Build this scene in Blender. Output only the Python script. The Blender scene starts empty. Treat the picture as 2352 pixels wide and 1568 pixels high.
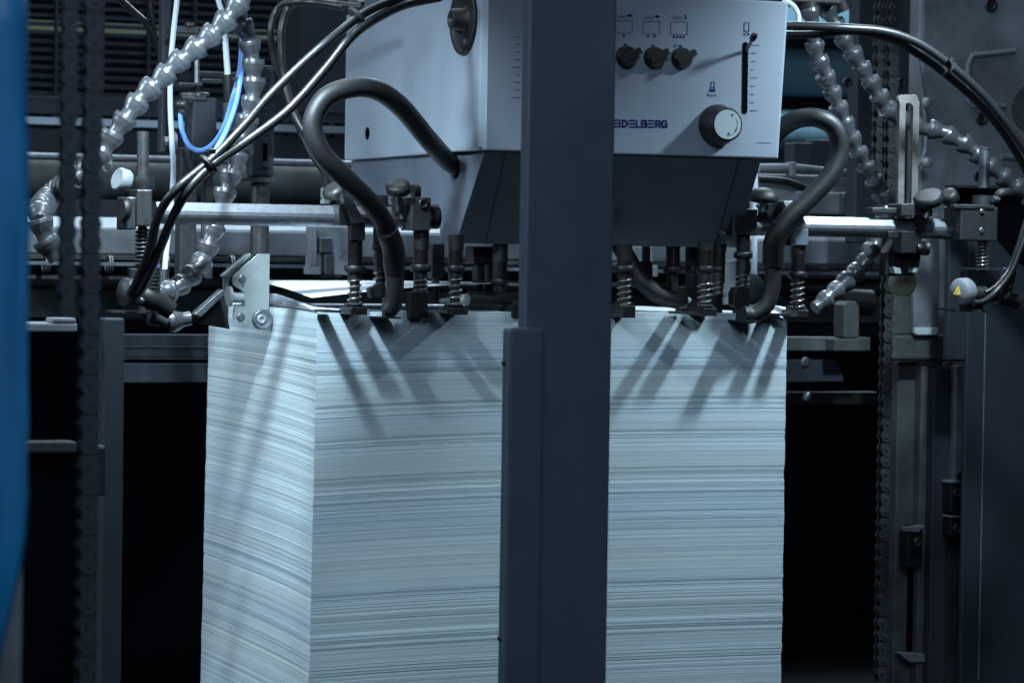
import bpy, bmesh, math, random
from mathutils import Vector, Matrix
random.seed(7)
SC = bpy.context.scene
C = SC.collection
# ------------------------------------------------------------------ camera
F = 7000.0
YAW, PIT, ROL = math.radians(22), math.radians(1.6), math.radians(.85)
def basis():
    f0 = Vector((math.sin(YAW), math.cos(YAW), 0)); r0 = Vector((math.cos(YAW), -math.sin(YAW), 0))
    cp, sp = math.cos(PIT), math.sin(PIT)
    f = f0 * cp - Vector((0, 0, sp)); u0 = f0 * sp + Vector((0, 0, cp))
    r = r0 * math.cos(ROL) + u0 * math.sin(ROL); u = u0 * math.cos(ROL) - r0 * math.sin(ROL)
    return r, u, f
R_, U_, F_ = basis()
def ray(px, py): return F_ + R_ * ((px - 1176) / F) + U_ * ((784 - py) / F)
CAM = Vector((0, 0, 1)) - 5.8 * ray(730, 712)
def at(px, py, Y=0.0):
    d = ray(px, py); return CAM + d * ((Y - CAM.y) / d.y)
def atX(px, py, X):
    d = ray(px, py); return CAM + d * ((X - CAM.x) / d.x)
cd = bpy.data.cameras.new('camera'); cam = bpy.data.objects.new('camera', cd); C.objects.link(cam)
M = Matrix.Identity(4)
for i in range(3): M[i][0] = R_[i]; M[i][1] = U_[i]; M[i][2] = -F_[i]; M[i][3] = CAM[i]
cam.matrix_world = M
cd.sensor_width = 36; cd.lens = F / 2352 * 36; cd.clip_start = .05; cd.clip_end = 200
cd.dof.use_dof = True; cd.dof.focus_distance = 5.85; cd.dof.aperture_fstop = 6.0
SC.camera = cam
# ------------------------------------------------------------------ world, lamps, exposure
W = bpy.data.worlds.new('World'); SC.world = W; W.use_nodes = True
bg = W.node_tree.nodes['Background']; bg.inputs[0].default_value = (.26, .42, .72, 1); bg.inputs[1].default_value = .022
SC.view_settings.view_transform = 'Standard'; SC.view_settings.look = 'None'
SC.view_settings.exposure = 0; SC.view_settings.gamma = 1
def area(name, loc, tgt, size, e, col, sy=None):
    l = bpy.data.lights.new(name, 'AREA'); l.energy = e; l.size = size; l.color = col
    if sy: l.shape = 'RECTANGLE'; l.size_y = sy
    o = bpy.data.objects.new(name, l); C.objects.link(o); o.location = loc
    o.rotation_euler = (Vector(tgt) - Vector(loc)).to_track_quat('-Z', 'Y').to_euler(); return o
pL = at(300, -230, 0); pR = at(2150, -230, 0)
wl = area('work_lamp', (pL.x, -.42, pL.z), (-.08, .16, .9), .08, 8.4, (.70, .90, 1)); wl.data.spread = math.radians(100)
wr = area('work_lamp', (pR.x, -.42, pR.z), (1.1, .1, .9), .08, 7.2, (.68, .88, 1)); wr.data.spread = math.radians(100)
area('ceiling_or_fill', (.2, 1.9, 4.2), (.3, 1.4, 0), .5, 92, (.74, .89, 1), 6)
lf = area('ceiling_or_fill', (-3.4, .3, 2.7), (0, .3, .9), 1.3, 17, (.70, .87, 1), 1.3); lf.data.spread = math.radians(70)  # soft fill from the left, added to brighten the left faces
area('ceiling_or_fill', (-1.4, -6.2, 4.0), (.2, -.5, 1.0), 3.0, 120, (.61, .80, 1), 2.0)  # fill added behind the camera to lift the post and front faces
area('ceiling_or_fill', (2.6, 3.2, 4.2), (2.0, 4.6, 1.0), 1.5, 330, (.66, .86, 1), 1.5)  # added to brighten the blue press covers at the upper right

# ------------------------------------------------------------------ materials
def mat(name, col, rough=.5, metal=0, noise=0, nscale=30, bump=0, bscale=300, dirt=None, spec=None, coat=0):
    m = bpy.data.materials.new(name); m.use_nodes = True; nt = m.node_tree; b = nt.nodes['Principled BSDF']
    b.inputs['Base Color'].default_value = (*col, 1); b.inputs['Roughness'].default_value = rough; b.inputs['Metallic'].default_value = metal
    if spec is not None: b.inputs['Specular IOR Level'].default_value = spec
    if coat: b.inputs['Coat Weight'].default_value = coat
    tc = nt.nodes.new('ShaderNodeTexCoord')
    if noise:
        n = nt.nodes.new('ShaderNodeTexNoise'); n.inputs['Scale'].default_value = nscale; n.inputs['Detail'].default_value = 7; n.inputs['Roughness'].default_value = .65
        nt.links.new(tc.outputs['Object'], n.inputs['Vector'])
        r = nt.nodes.new('ShaderNodeValToRGB'); d = dirt or tuple(c * (1 - noise) for c in col)
        r.color_ramp.elements[0].position = .35; r.color_ramp.elements[1].position = .68
        r.color_ramp.elements[0].color = (*d, 1); r.color_ramp.elements[1].color = (*col, 1)
        nt.links.new(n.outputs['Fac'], r.inputs['Fac']); nt.links.new(r.outputs['Color'], b.inputs['Base Color'])
        mr = nt.nodes.new('ShaderNodeMapRange'); mr.inputs['To Min'].default_value = min(1, rough * 1.25); mr.inputs['To Max'].default_value = rough * .85
        nt.links.new(n.outputs['Fac'], mr.inputs['Value']); nt.links.new(mr.outputs['Result'], b.inputs['Roughness'])
    if bump:
        n2 = nt.nodes.new('ShaderNodeTexNoise'); n2.inputs['Scale'].default_value = bscale; n2.inputs['Detail'].default_value = 3
        nt.links.new(tc.outputs['Object'], n2.inputs['Vector'])
        bp = nt.nodes.new('ShaderNodeBump'); bp.inputs['Strength'].default_value = bump; bp.inputs['Distance'].default_value = .001
        nt.links.new(n2.outputs['Fac'], bp.inputs['Height']); nt.links.new(bp.outputs['Normal'], b.inputs['Normal'])
    return m
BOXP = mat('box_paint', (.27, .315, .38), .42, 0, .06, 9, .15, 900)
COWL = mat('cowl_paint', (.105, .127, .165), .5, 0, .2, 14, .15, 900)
POST = mat('post_paint', (.068, .097, .136), .55, 0, .25, 6, .2, 500)
PANEL = mat('panel_paint', (.022, .030, .045), .6, 0, .3, 5, .2, 500)
RUB = mat('rubber', (.014, .016, .019), .48, 0, .4, 40, .35, 700)
CABL = mat('cable_jacket', (.013, .014, .017), .38, 0, .3, 30, .1, 700)
RUBG = mat('grey_rubber', (.012, .0135, .017), .48, 0, .4, 30, .3, 700)
BLK = mat('black_plastic', (.010, .011, .013), .5, 0, .3, 50, .2, 800)
HOSE = mat('hose_plastic', (.125, .133, .15), .29, .5, .35, 45, .15, 800, coat=.3)
STD = mat('dark_steel', (.10, .105, .115), .42, .75, .5, 60, .3, 500)
OIL = mat('oiled_steel', (.05, .05, .055), .4, .7, .5, 80, .4, 600)
STL = mat('worn_steel', (.27, .29, .33), .38, .85, .35, 55, .3, 400)
GALV = mat('zinc_plate', (.36, .41, .42), .42, .35, .2, 35, .2, 500)
SPR = mat('spring_wire', (.45, .44, .40), .3, .9, .3, 90)
CAST = mat('cast_paint', (.28, .31, .35), .6, 0, .45, 7, .6, 160, dirt=(.12, .13, .145))
CASTD = mat('dirty_cast', (.095, .108, .118), .62, 0, .6, 12, .7, 160, dirt=(.04, .045, .045))
BEAM = mat('beam_paint', (.60, .66, .72), .5, 0, .3, 8, .2, 300)
VOID = mat('dark_back', (.003, .004, .006), .9, spec=0)  # near-black: shade in gaps, slots and holes put into the colour
BGRY = mat('grille_paint', (.013, .019, .032), .6, 0, .3, 4)
BGBL = mat('pale_blue_panel', (.20, .35, .45), .5, 0, .5, 3)
BLUE = mat('blue_sheet', (.011, .20, .45), .5, 0, .35, 4, .3, 40)
TUBW = mat('white_tube', (.62, .68, .74), .4)
TUBB = mat('blue_tube', (.16, .34, .78), .32)
VIO = mat('violet_cap', (.12, .11, .45), .45)
CHAIN = mat('chain_steel', (.045, .062, .08), .5, .1, .5, 80, .3, 500)
CHN2 = mat('chain_plate', (.10, .11, .12), .5, .7, .6, 90, .4, 500)
INK = mat('navy_ink', (.014, .028, .17), .7, spec=.1)
INKG = mat('grey_ink', (.03, .09, .17), .7, spec=.1)
FAINT = mat('faint_ink', (.22, .27, .36), .5)
DISC = mat('dial_face', (.46, .52, .55), .5)
YEL = mat('warning_yellow', (.85, .62, .03), .5)
BRASS = mat('cream_ball', (.40, .40, .30), .5, 0, .5, 30)
SLOTM = mat('worn_bar', (.30, .29, .28), .45, .6, .5, 30, .3, 300)
OLIVE = mat('olive_light_strip', (.20, .22, .14), .6)  # faint yellowish strip of light put into the colour
PALE = mat('rail_reflection', (.55, .66, .78), .5)  # reflection on a shiny rail put into the pale colour
# paper: sheet edges, tone varies with the layer (u = along the edge, v = height of the layer)
def paper_mat():
    m = bpy.data.materials.new('paper'); m.use_nodes = True; nt = m.node_tree; b = nt.nodes['Principled BSDF']; b.inputs['Roughness'].default_value = .75
    b.inputs['Specular IOR Level'].default_value = .15
    uv = nt.nodes.new('ShaderNodeUVMap'); uv.uv_map = 'UVMap'
    def nz(sx, sy, det, dim='3D'):
        mp = nt.nodes.new('ShaderNodeMapping'); mp.inputs['Scale'].default_value = (sx, sy, 1); nt.links.new(uv.outputs[0], mp.inputs['Vector'])
        n = nt.nodes.new('ShaderNodeTexNoise'); n.inputs['Scale'].default_value = 1; n.inputs['Detail'].default_value = det; n.inputs['Roughness'].default_value = .7
        nt.links.new(mp.outputs[0], n.inputs['Vector']); return n.outputs['Fac']
    def ramp(src, stops):
        r = nt.nodes.new('ShaderNodeValToRGB'); e = r.color_ramp.elements
        while len(e) < len(stops): e.new(.5)
        for q, (p, c) in zip(e, stops): q.position = p; q.color = (*c, 1)
        nt.links.new(src, r.inputs['Fac']); return r.outputs['Color']
    def mul(a, c):
        x = nt.nodes.new('ShaderNodeMixRGB'); x.blend_type = 'MULTIPLY'; x.inputs[0].default_value = 1
        nt.links.new(a, x.inputs[1]); nt.links.new(c, x.inputs[2]); return x.outputs[0]
    broad = ramp(nz(.1, 9, 2), [(.3, (.63, .735, .82)), (.5, (.68, .76, .79)), (.7, (.69, .75, .76))])
    mid = ramp(nz(.12, 210, 4), [(.3, (.50, .56, .62)), (.45, (.84, .87, .89)), (.6, (1, 1, 1)), (.75, (1.0, 1.0, 1.0))])
    fine = ramp(nz(.2, 640, 3), [(.32, (.26, .32, .38)), (.47, (.82, .86, .88)), (.6, (1, 1, 1)), (.8, (1, 1, 1))])
    fin = mul(mul(broad, mid), fine)
    nt.links.new(fin, b.inputs['Base Color']); return m
PAPER = paper_mat()
SHEET = mat('sheet_face', (.66, .70, .77), .6)
# ------------------------------------------------------------------ mesh helper
def frame(ax):
    ax = ax.normalized(); t = Vector((0, 0, 1)) if abs(ax.z) < .9 else Vector((0, 1, 0))
    u = ax.cross(t).normalized(); return u, ax.cross(u)
def smooth_path(pts, n=8):
    P = [Vector(p) for p in pts]; P = [2 * P[0] - P[1]] + P + [2 * P[-1] - P[-2]]; out = []
    for i in range(1, len(P) - 2):
        a, b, c, d = P[i - 1:i + 3]
        for k in range(n):
            t = k / n
            out.append(.5 * ((2 * b) + (c - a) * t + (2 * a - 5 * b + 4 * c - d) * t * t + (3 * b - a - 3 * c + d) * t ** 3))
    out.append(P[-2]); return out
class MB:
    def __init__(s): s.v = []; s.f = []; s.sm = []
    def add(s, vs, fs, sm=False):
        o = len(s.v); s.v += [Vector(x) for x in vs]; s.f += [tuple(i + o for i in f) for f in fs]; s.sm += [sm] * len(fs); return s
    def hexa(s, c): return s.add(c, [(0, 1, 2, 3), (7, 6, 5, 4), (0, 4, 5, 1), (1, 5, 6, 2), (2, 6, 7, 3), (3, 7, 4, 0)])
    def box(s, a, b):
        (x0, y0, z0), (x1, y1, z1) = a, b
        return s.hexa([(x0, y0, z0), (x1, y0, z0), (x1, y0, z1), (x0, y0, z1), (x0, y1, z0), (x1, y1, z0), (x1, y1, z1), (x0, y1, z1)])
    def pb(s, x0, y0, x1, y1, Y, d):                    # front face given where it stands at depth Y, d deep
        a = at((x0 + x1) / 2, y0, Y); b = at((x0 + x1) / 2, y1, Y); l = at(x0, (y0 + y1) / 2, Y); r = at(x1, (y0 + y1) / 2, Y)
        return s.box((l.x, Y, b.z), (r.x, Y + d, a.z))
    def prism(s, poly, ext):
        n = len(poly); e = Vector(ext); vs = [Vector(p) for p in poly] + [Vector(p) + e for p in poly]
        return s.add(vs, [tuple(range(n)), tuple(range(2 * n - 1, n - 1, -1))] + [((i), (i + n), ((i + 1) % n + n), ((i + 1) % n)) for i in range(n)])
    def pp(s, pts, Y, d): return s.prism([at(x, y, Y) for x, y in pts], (0, d, 0))
    def lathe(s, p0, ax, prof, n=20, sm=True):
        p0 = Vector(p0); ax = Vector(ax).normalized(); u, w = frame(ax); vs = []; fs = []
        for t, r in prof:
            for k in range(n):
                a = 2 * math.pi * k / n; vs.append(p0 + ax * t + (u * math.cos(a) + w * math.sin(a)) * r)
        for i in range(len(prof) - 1):
            for k in range(n):
                k2 = (k + 1) % n; fs.append((i * n + k, i * n + k2, (i + 1) * n + k2, (i + 1) * n + k))
        o = len(s.f); s.add(vs, fs, sm); m = len(prof) - 1
        s.add([v for v in vs[:n]], [tuple(range(n - 1, -1, -1))]); s.add([v for v in vs[m * n:]], [tuple(range(n))]); return s
    def cyl(s, a, b, r, r2=None, n=20):
        a = Vector(a); b = Vector(b); L = (b - a).length; return s.lathe(a, b - a, [(0, r), (L, r if r2 is None else r2)], n)
    def tube(s, pts, r, n=12, raw=False):
        P = [Vector(p) for p in pts] if raw else smooth_path(pts); m = len(P); vs = []; fs = []; u = None
        for i, p in enumerate(P):
            t = (P[min(i + 1, m - 1)] - P[max(i - 1, 0)]).normalized()
            if u is None: u = frame(t)[0]
            u = (u - t * u.dot(t)).normalized(); w = t.cross(u); rr = r(i / (m - 1)) if callable(r) else r
            for k in range(n): a = 2 * math.pi * k / n; vs.append(p + (u * math.cos(a) + w * math.sin(a)) * rr)
        for i in range(m - 1):
            for k in range(n): k2 = (k + 1) % n; fs.append((i * n + k, i * n + k2, (i + 1) * n + k2, (i + 1) * n + k))
        s.add(vs, fs, True); s.add(vs[:n], [tuple(range(n - 1, -1, -1))]); s.add(vs[-n:], [tuple(range(n))]); return s
    def helix(s, a, b, r, wr, turns, n=6):
        a = Vector(a); b = Vector(b); u, w = frame(b - a); N = int(turns * 14)
        return s.tube([a + (b - a) * (i / N) + (u * math.cos(2 * math.pi * turns * i / N) + w * math.sin(2 * math.pi * turns * i / N)) * r for i in range(N + 1)], wr, n, True)
    def stroke(s, pts, w, fn, th=.0006, close=False):   # flat line on a surface; fn(x, y) -> (point, normal)
        q = list(pts) + ([pts[0]] if close else [])
        for (ax, ay), (bx, by) in zip(q[:-1], q[1:]):
            L = math.hypot(bx - ax, by - ay) or 1; nx, ny = -(by - ay) / L * w / 2, (bx - ax) / L * w / 2; ex, ey = (bx - ax) / L * w / 2, (by - ay) / L * w / 2
            c = [(ax + nx - ex, ay + ny - ey), (bx + nx + ex, by + ny + ey), (bx - nx + ex, by - ny + ey), (ax - nx - ex, ay - ny - ey)]
            s.prism([fn(x, y) for x, y in c], (0, -th, 0))
        return s
ROOT = {}
def obj(name, mb, m, parent=None, bevel=0, label=None):
    vs = mb.v
    if parent is None:
        xs = [v.x for v in vs]; ys = [v.y for v in vs]; zs = [v.z for v in vs]
        org = Vector(((min(xs) + max(xs)) / 2, (min(ys) + max(ys)) / 2, min(zs)))
    else: org = ROOT[parent.name]
    me = bpy.data.meshes.new(name); me.from_pydata([v - org for v in vs], [], mb.f)
    me.polygons.foreach_set('use_smooth', mb.sm); me.update()
    b = bmesh.new(); b.from_mesh(me); bmesh.ops.recalc_face_normals(b, faces=b.faces); b.to_mesh(me); b.free()
    me.materials.append(m); o = bpy.data.objects.new(name, me); C.objects.link(o)
    if parent: o.parent = parent
    else: o.location = org
    if bevel:
        bv = o.modifiers.new('bevel', 'BEVEL'); bv.width = bevel; bv.segments = 2; bv.limit_method = 'ANGLE'; bv.angle_limit = math.radians(50)
    if label: o['label'] = label
    ROOT[o.name] = org; return o
def tag(o, label, cat, group=None, kind=None):
    o['label'] = label; o['category'] = cat
    if group: o['group'] = group
    if kind: o['kind'] = kind
    return o
def thing(name, label, cat, loc, group=None):
    o = bpy.data.objects.new(name, None); C.objects.link(o); o.location = loc; o.empty_display_size = .02; ROOT[o.name] = Vector(loc)
    return tag(o, label, cat, group)
def struct(name, mb, m): o = obj(name, mb, m); o['kind'] = 'structure'; return o
# ------------------------------------------------------------------ setting
struct('floor', MB().box((-14, -9, -.1), (16, 12, 0)), mat('floor', (.006, .007, .008), .9, 0, .3, 3, spec=.05))
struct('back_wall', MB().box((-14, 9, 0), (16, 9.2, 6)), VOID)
# ------------------------------------------------------------------ the pile of paper
def warp(x, y, z):
    h = 1 - z; A = .003 + .019 * min(1, h / .18) * math.exp(-max(0, h - .25) * 1.0)
    return -A * math.exp(-x / .38) * math.exp(-y / .26) - .004 * math.exp(-(1 - x) / .3) * math.exp(-y / .4) * min(1, h / .2)
def make_pile():
    X = 1.0; D = .73
    xs = [X * (i / 26) for i in range(27)]; ys = [D * ((i / 12) ** 1.3) for i in range(13)]
    per = [(x, 0) for x in xs] + [(X, y) for y in ys[1:]] + [(x, D) for x in reversed(xs[::6])][1:] + [(0, y) for y in reversed(ys[1:])][0:]
    per = per; n = len(per); us = [0]
    for i in range(1, n): us.append(us[-1] + math.hypot(per[i][0] - per[i - 1][0], per[i][1] - per[i - 1][1]))
    V = []; Fc = []; UV = []
    z = 1.0; off = 0.; offl = 0.; rows = []; first = True; rough = 1
    while z > .02:
        if first: t = .004
        h = 1 - z
        band = .5 + .5 * math.sin(h * 23 + 1.2 * math.sin(h * 61)); rough = .25 + 1.1 * (band > .45)
        if h < .07: rough = .2
        t = random.choice([.0007, .001, .0014, .002, .003])
        off = off * .86 + random.gauss(0, .00013) * rough; offl = offl * .88 + random.gauss(0, .00016) * (.5 + .6 * rough)
        if random.random() < .03 and h > .08: off -= .0003; offl -= .0003
        gap = random.random() < .045 * rough
        rows.append((z, off, offl)); z -= t; rows.append((z, off + random.uniform(-.0002, .0003) * rough, offl))
        if gap:
            g = random.uniform(.0003, .0006); rows.append((z, off + .0014, offl + .0014)); z -= g; rows.append((z, off + .0014, offl + .0014))
    for (z, o1, o2) in rows:
        fl = (1 - z)
        for i, (x, y) in enumerate(per):
            px, py = x, y
            nick = .00015 * math.sin(x * 9 + z * 20)
            fr = max(0, 1 - y / .03); 
            if y < 1e-6: py = o1 + nick
            if x < 1e-6: px = o2 - .012 * fl
            elif x > X - 1e-6: px = X - o1 * 1.4 - .0003 * math.sin(z * 40)
            V.append((px, py, z + warp(x, y, z))); UV.append((us[i], z))
    for r in range(len(rows) - 1):
        for i in range(n):
            j = (i + 1) % n; Fc.append((r * n + i, r * n + j, (r + 1) * n + j, (r + 1) * n + i))
    root = thing('paper_pile', 'tall pile of printing paper sheets under the feeder head, edges streaked grey and blue', 'paper pile', (.5, .36, 0))
    org = ROOT[root.name]
    me = bpy.data.meshes.new('sheet_stack'); me.from_pydata([Vector(v) - org for v in V], [], Fc)
    ul = me.uv_layers.new(name='UVMap')
    for p in me.polygons:
        for li, vi in zip(p.loop_indices, p.vertices):
            u, v = UV[vi]; 
            if p.vertices[1] % n == 0 and vi % n == 0: u = us[-1] + .05
            ul.data[li].uv = (u, v)
    me.materials.append(PAPER); o = bpy.data.objects.new('sheet_stack', me); C.objects.link(o); o.parent = root; ROOT[o.name] = org
    # top of the pile, a sheet grid that follows the warp
    def sheet(fn, nx, ny, th, name, m=SHEET, label=None):
        mb = MB(); vs = []
        for k in (0, 1):
            for j in range(ny + 1):
                for i in range(nx + 1): p = Vector(fn(i / nx, j / ny)); vs.append(p - Vector((0, 0, th * k)))
        N = (nx + 1) * (ny + 1); fs = []
        for j in range(ny):
            for i in range(nx):
                a = j * (nx + 1) + i; fs.append((a, a + 1, a + nx + 2, a + nx + 1)); fs.append((a + N, a + nx + 1 + N, a + nx + 2 + N, a + 1 + N))
        for j in range(ny): a = j * (nx + 1); b = a + nx; fs += [(a, a + nx + 1, a + nx + 1 + N, a + N), (b, b + N, b + nx + 1 + N, b + nx + 1)]
        for i in range(nx): a = i; b = ny * (nx + 1) + i; fs += [(a, a + N, a + 1 + N, a + 1), (b, b + 1, b + 1 + N, b + N)]
        mb.add(vs, fs, True); return obj(name, mb, m, root, label=label)
    sheet(lambda s, t: (X * s, .0008 + (D - .001) * t, 1.0002 + warp(X * s, D * t, 1)), 40, 24, .0004, 'top_sheet')
    for k in range(13):                                   # left edges of the upper sheets fanned apart
        hh = .0019 * (k + 1)
        def fn(s, t, hh=hh, k=k):
            x = .13 * s; y = .0009 + .52 * t
            lift = hh * (1 - s) ** 2.0 * min(1, t * 2.1) ** 1.0
            return (x - .001 * (k % 3), y, 1.0012 + lift + warp(x, y, 1) + .0001 * k)
        sheet(fn, 10, 14, .0004, 'fanned_sheet')
    return root, sheet
pile, sheet_fn = make_pile()
def lifted(name, label, c0, c1, c2, c3, bow, sag, m=SHEET):
    mb = MB(); nx = ny = 16; vs = []
    for k in (0, 1):
        for j in range(ny + 1):
            for i in range(nx + 1):
                s, t = i / nx, j / ny
                p = (c0 * (1 - s) + c1 * s) * (1 - t) + (c3 * (1 - s) + c2 * s) * t
                p = p + Vector((0, 0, bow * math.sin(math.pi * s) * (1 - t) + sag * math.sin(math.pi * t) * (1 - s) - k * .0004)); vs.append(p)
    N = (nx + 1) ** 2; fs = []
    for j in range(ny):
        for i in range(nx):
            a = j * (nx + 1) + i; fs.append((a, a + 1, a + nx + 2, a + nx + 1)); fs.append((a + N, a + nx + 1 + N, a + nx + 2 + N, a + 1 + N))
    mb.add(vs, fs, True); return obj(name, mb, m)
a0 = at(716, 684, .04); a1 = at(900, 650, .05)
tag(lifted('loose_sheet', '', a0, Vector((a0.x + .62, .06, 1.052)), Vector((a0.x + .62, .66, 1.045)), Vector((a0.x - .004, .62, 1.050)), .014, .010),
    'white top sheet lifted off the pile by the suckers, its near corner drooping', 'sheet')
b0 = at(1770, 716, -.004); b1 = at(1800, 728, -.01)
tag(lifted('paper_scrap', '', at(1758, 722, -.008), at(1800, 733, -.012), at(1806, 706, .05), at(1776, 700, .05), .006, .004), 'small crumpled flap of paper at the right front corner of the pile', 'paper scrap')
# ------------------------------------------------------------------ feeder head box
YB = -.12
bxL = at(1103, 200, YB).x; bxR = at(1797, 200, YB).x; bz0 = at(1400, 354, YB).z; BD = .80
box = thing('feeder_head', 'large pale grey feeder head box with knobs, slider and lettering above the paper pile', 'machine head', ((bxL + bxR) / 2, YB, bz0))
body = MB(); zt = bz0 + .60
bl, br = at(1103, 350, YB).x, at(1789, 355, YB).x; kk = .014
ch = .0125
def ring(z, e): return [(bl + ch, YB, z), (br + e - .003, YB, z), (br + e, YB + .004, z), (br + e, YB + BD, z), (bl, YB + BD, z), (bl, YB + ch * .75, z)]
ra_, rb_ = ring(bz0, 0), ring(bz0 + .31, kk * 1.2)
body.add(ra_ + rb_, [tuple(range(5, -1, -1)), tuple(range(6, 12))] + [(i, (i + 1) % 6, (i + 1) % 6 + 6, i + 6) for i in range(6)])
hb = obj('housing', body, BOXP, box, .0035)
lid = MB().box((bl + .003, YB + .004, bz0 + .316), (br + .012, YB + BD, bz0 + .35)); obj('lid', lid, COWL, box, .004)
# sloping cowl beneath
c1 = at(1117, 346, YB + .012); c2 = at(1748, 356, YB + .012); zb = at(1350, 563, YB + .15).z
xb1 = c1.x + .004; yb = YB + .155
cz = bz0 - .0015
cw = MB()
L0 = bl + .012; R0 = at(1748, 360, YB + .01).x; R1 = at(1692, 565, yb).x
def cpt(px, py): return atX(px, py, L0)
poly = [Vector((L0, YB + .008, cz)), Vector((L0, yb, zb)), Vector((L0, cpt(1010, 556).y, zb)), cpt(1008, 470), cpt(806, 470), Vector((L0, cpt(806, 400).y, cz))]
n = len(poly); other = [Vector((R0 if i in (0,) else (R1 if i == 1 else R0), p.y, p.z)) for i, p in enumerate(poly)]; other[2].x = R1
cw.add(poly + other, [tuple(range(n)), tuple(range(2 * n - 1, n - 1, -1))] + [(i, (i + 1) % n, (i + 1) % n + n, i + n) for i in range(n)])
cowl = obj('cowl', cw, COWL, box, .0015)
# seam on the cowl's sloping front, both sides
def slope_y(z): return YB + .008 + (cz - z) / (cz - zb) * (yb - YB - .008)
def sl(px, py):
    y = yb
    for _ in range(6): p = at(px, py, y); y = slope_y(p.z)
    return at(px, py, y - .0005)
sm_ = MB()
for (xa, ya, xb_, yb_) in ((1697, 364, 1643, 562), (1160, 352, 1113, 560)):
    sm_.prism([sl(xa, ya), sl(xa + 2, ya), sl(xb_ + 2, yb_), sl(xb_, yb_)], (0, -.0006, 0))
obj('seam', sm_, BLK, box)
def fp(x, y): return at(x, y, YB - .0004)
def T(x, y): return 1320.7 + .2381 * x, .2381 * y
# printed rectangles and icons
for x0, x1, y0, y1 in ((392, 552, 200, 320), (659, 820, 206, 327), (926, 1084, 213, 334)):
    r_ = MB(); r_.stroke([T(x0, y0), T(x1, y0 + 3), T(x1 - 1, y1 + 2), T(x0 - 1, y1)], .95, fp, close=True)
    obj('printed_frame', r_, INKG, box)
ic = MB()
for x0, y in ((400, 150), (668, 160)):
    ic.stroke([T(x0, y - 14), T(x0 + 88, y - 14), T(x0 + 88, y + 20), T(x0, y + 20)], .6, fp)
    for k in range(3): ic.stroke([T(x0, y + 6 + k * 7), T(x0 + 88, y + 6 + k * 7)], .5, fp)
for k in range(5): ic.stroke([T(945, 153 + k * 9), T(1040, 153 + k * 9)], .8, fp)
for k in range(4): ic.stroke([T(953, 428 + k * 9), T(985, 428 + k * 9)], .7, fp)
for k in range(3): ic.stroke([T(1280, 908 + k * 8), T(1366, 910 + k * 8)], .8, fp)
ic.stroke([T(1762, 1374), T(1880, 1376)], 1.6, fp)
obj('fine_print', ic, FAINT, box)
def blob(pts): obj('printed_symbol', MB().prism([fp(*T(*p)) for p in pts], (0, -.0006, 0)), INK, box)
for x, y in ((529, 152), (796, 161)): blob([(x - 28, y), (x - 16, y - 12), (x + 8, y - 12), (x + 28, y), (x + 8, y + 12), (x - 16, y + 12)])
blob([(1060, 142), (1072, 142), (1072, 188), (1060, 188)])
for x, y in ((470, 342), (705, 349), (768, 350), (955, 356), (987, 357), (1018, 358), (1050, 359)): blob([(x - 13, y), (x, y - 14), (x + 13, y), (x, y + 14)])
for x, y in ((485, 432), (752, 440), (1018, 447)): blob([(x - 17, y - 9), (x + 17, y - 6), (x + 15, y + 10), (x - 14, y + 7)])
blob([(1300, 868), (1348, 868), (1356, 886), (1292, 886)])
i2 = MB(); i2.stroke([T(1312, 792), T(1346, 792), T(1344, 842), T(1312, 842)], 1.3, fp, close=True); i2.stroke([T(1312, 842), T(1304, 862), T(1350, 862), T(1344, 842)], 1.2, fp)
obj('printed_symbol', i2, INK, box); i2 = MB(); i2.stroke([T(1634, 222), T(1680, 222), T(1678, 303), T(1632, 303)], 1.2, fp, close=True); i2.stroke([T(1642, 318), T(1670, 318), T(1682, 338), T(1624, 338)], 1.2, fp, close=True)
obj('printed_symbol', i2, INK, box); i2 = MB()
for y, x1 in ((437, 1775), (515, 1740), (595, 1734), (673, 1728), (751, 1748), (831, 1728), (910, 1722), (990, 1722), (1068, 1756)): i2.stroke([T(1702 - (y - 437) * .022, y), T(x1, y + 1)], .9, fp)
obj('scale_marks', i2, INK, box); i2 = MB()
for k in range(9):                                           # scale beside the post on the left
    y = 85 + k * 17.4; i2.stroke([(1190 - (14 if k % 4 == 0 else 7), y), (1194, y)], .9, fp)
obj('scale_marks', i2, INK, box)
lt = MB(); H0, H1 = 1154, 1229; w_ = 3.4
def S(pts, close=False): lt.stroke([T(*p) for p in pts], w_, fp, close=close)
y0, y1 = H0 + 7, H1 - 7; ym = (y0 + y1) / 2
def E(x, w=38, dy=0): [S([(x + 4, y + dy), (x + w, y + dy)]) for y in (y0, ym, y1)]
S([(310, y0 - 6), (310, y1 + 6)]); S([(350, y0 - 6), (350, y1 + 6)]); S([(310, ym), (350, ym)])
E(366); S([(428, y0), (428, y1)])
S([(458, y0 + 2), (480, y0 + 2), (498, y0 + 14), (504, ym + 2), (498, y1 - 12), (480, y1 + 1), (458, y1 + 1)], True)
E(526, 44, 2); S([(594, y0 + 2), (594, y1 + 4), (624, y1 + 4)])
S([(646, y0 + 3), (676, y0 + 3), (686, y0 + 12), (684, ym - 4), (674, ym + 3), (646, ym + 3)]); S([(646, y0 + 3), (646, y1 + 4), (680, y1 + 4), (691, y1 - 6), (690, ym + 12), (676, ym + 4)])
E(708, 46, 4); S([(782, y1 + 5), (782, y0 + 5), (808, y0 + 5), (820, y0 + 14), (818, ym), (806, ym + 8), (782, ym + 8)]); S([(806, ym + 8), (822, y1 + 5)])
S([(884, y0 + 14), (868, y0 + 5), (850, y0 + 7), (838, ym + 2), (840, y1 - 6), (854, y1 + 6), (872, y1 + 6), (884, y1 + 2), (884, ym + 8), (866, ym + 8)])
obj('lettering', lt, INK, box)
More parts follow.
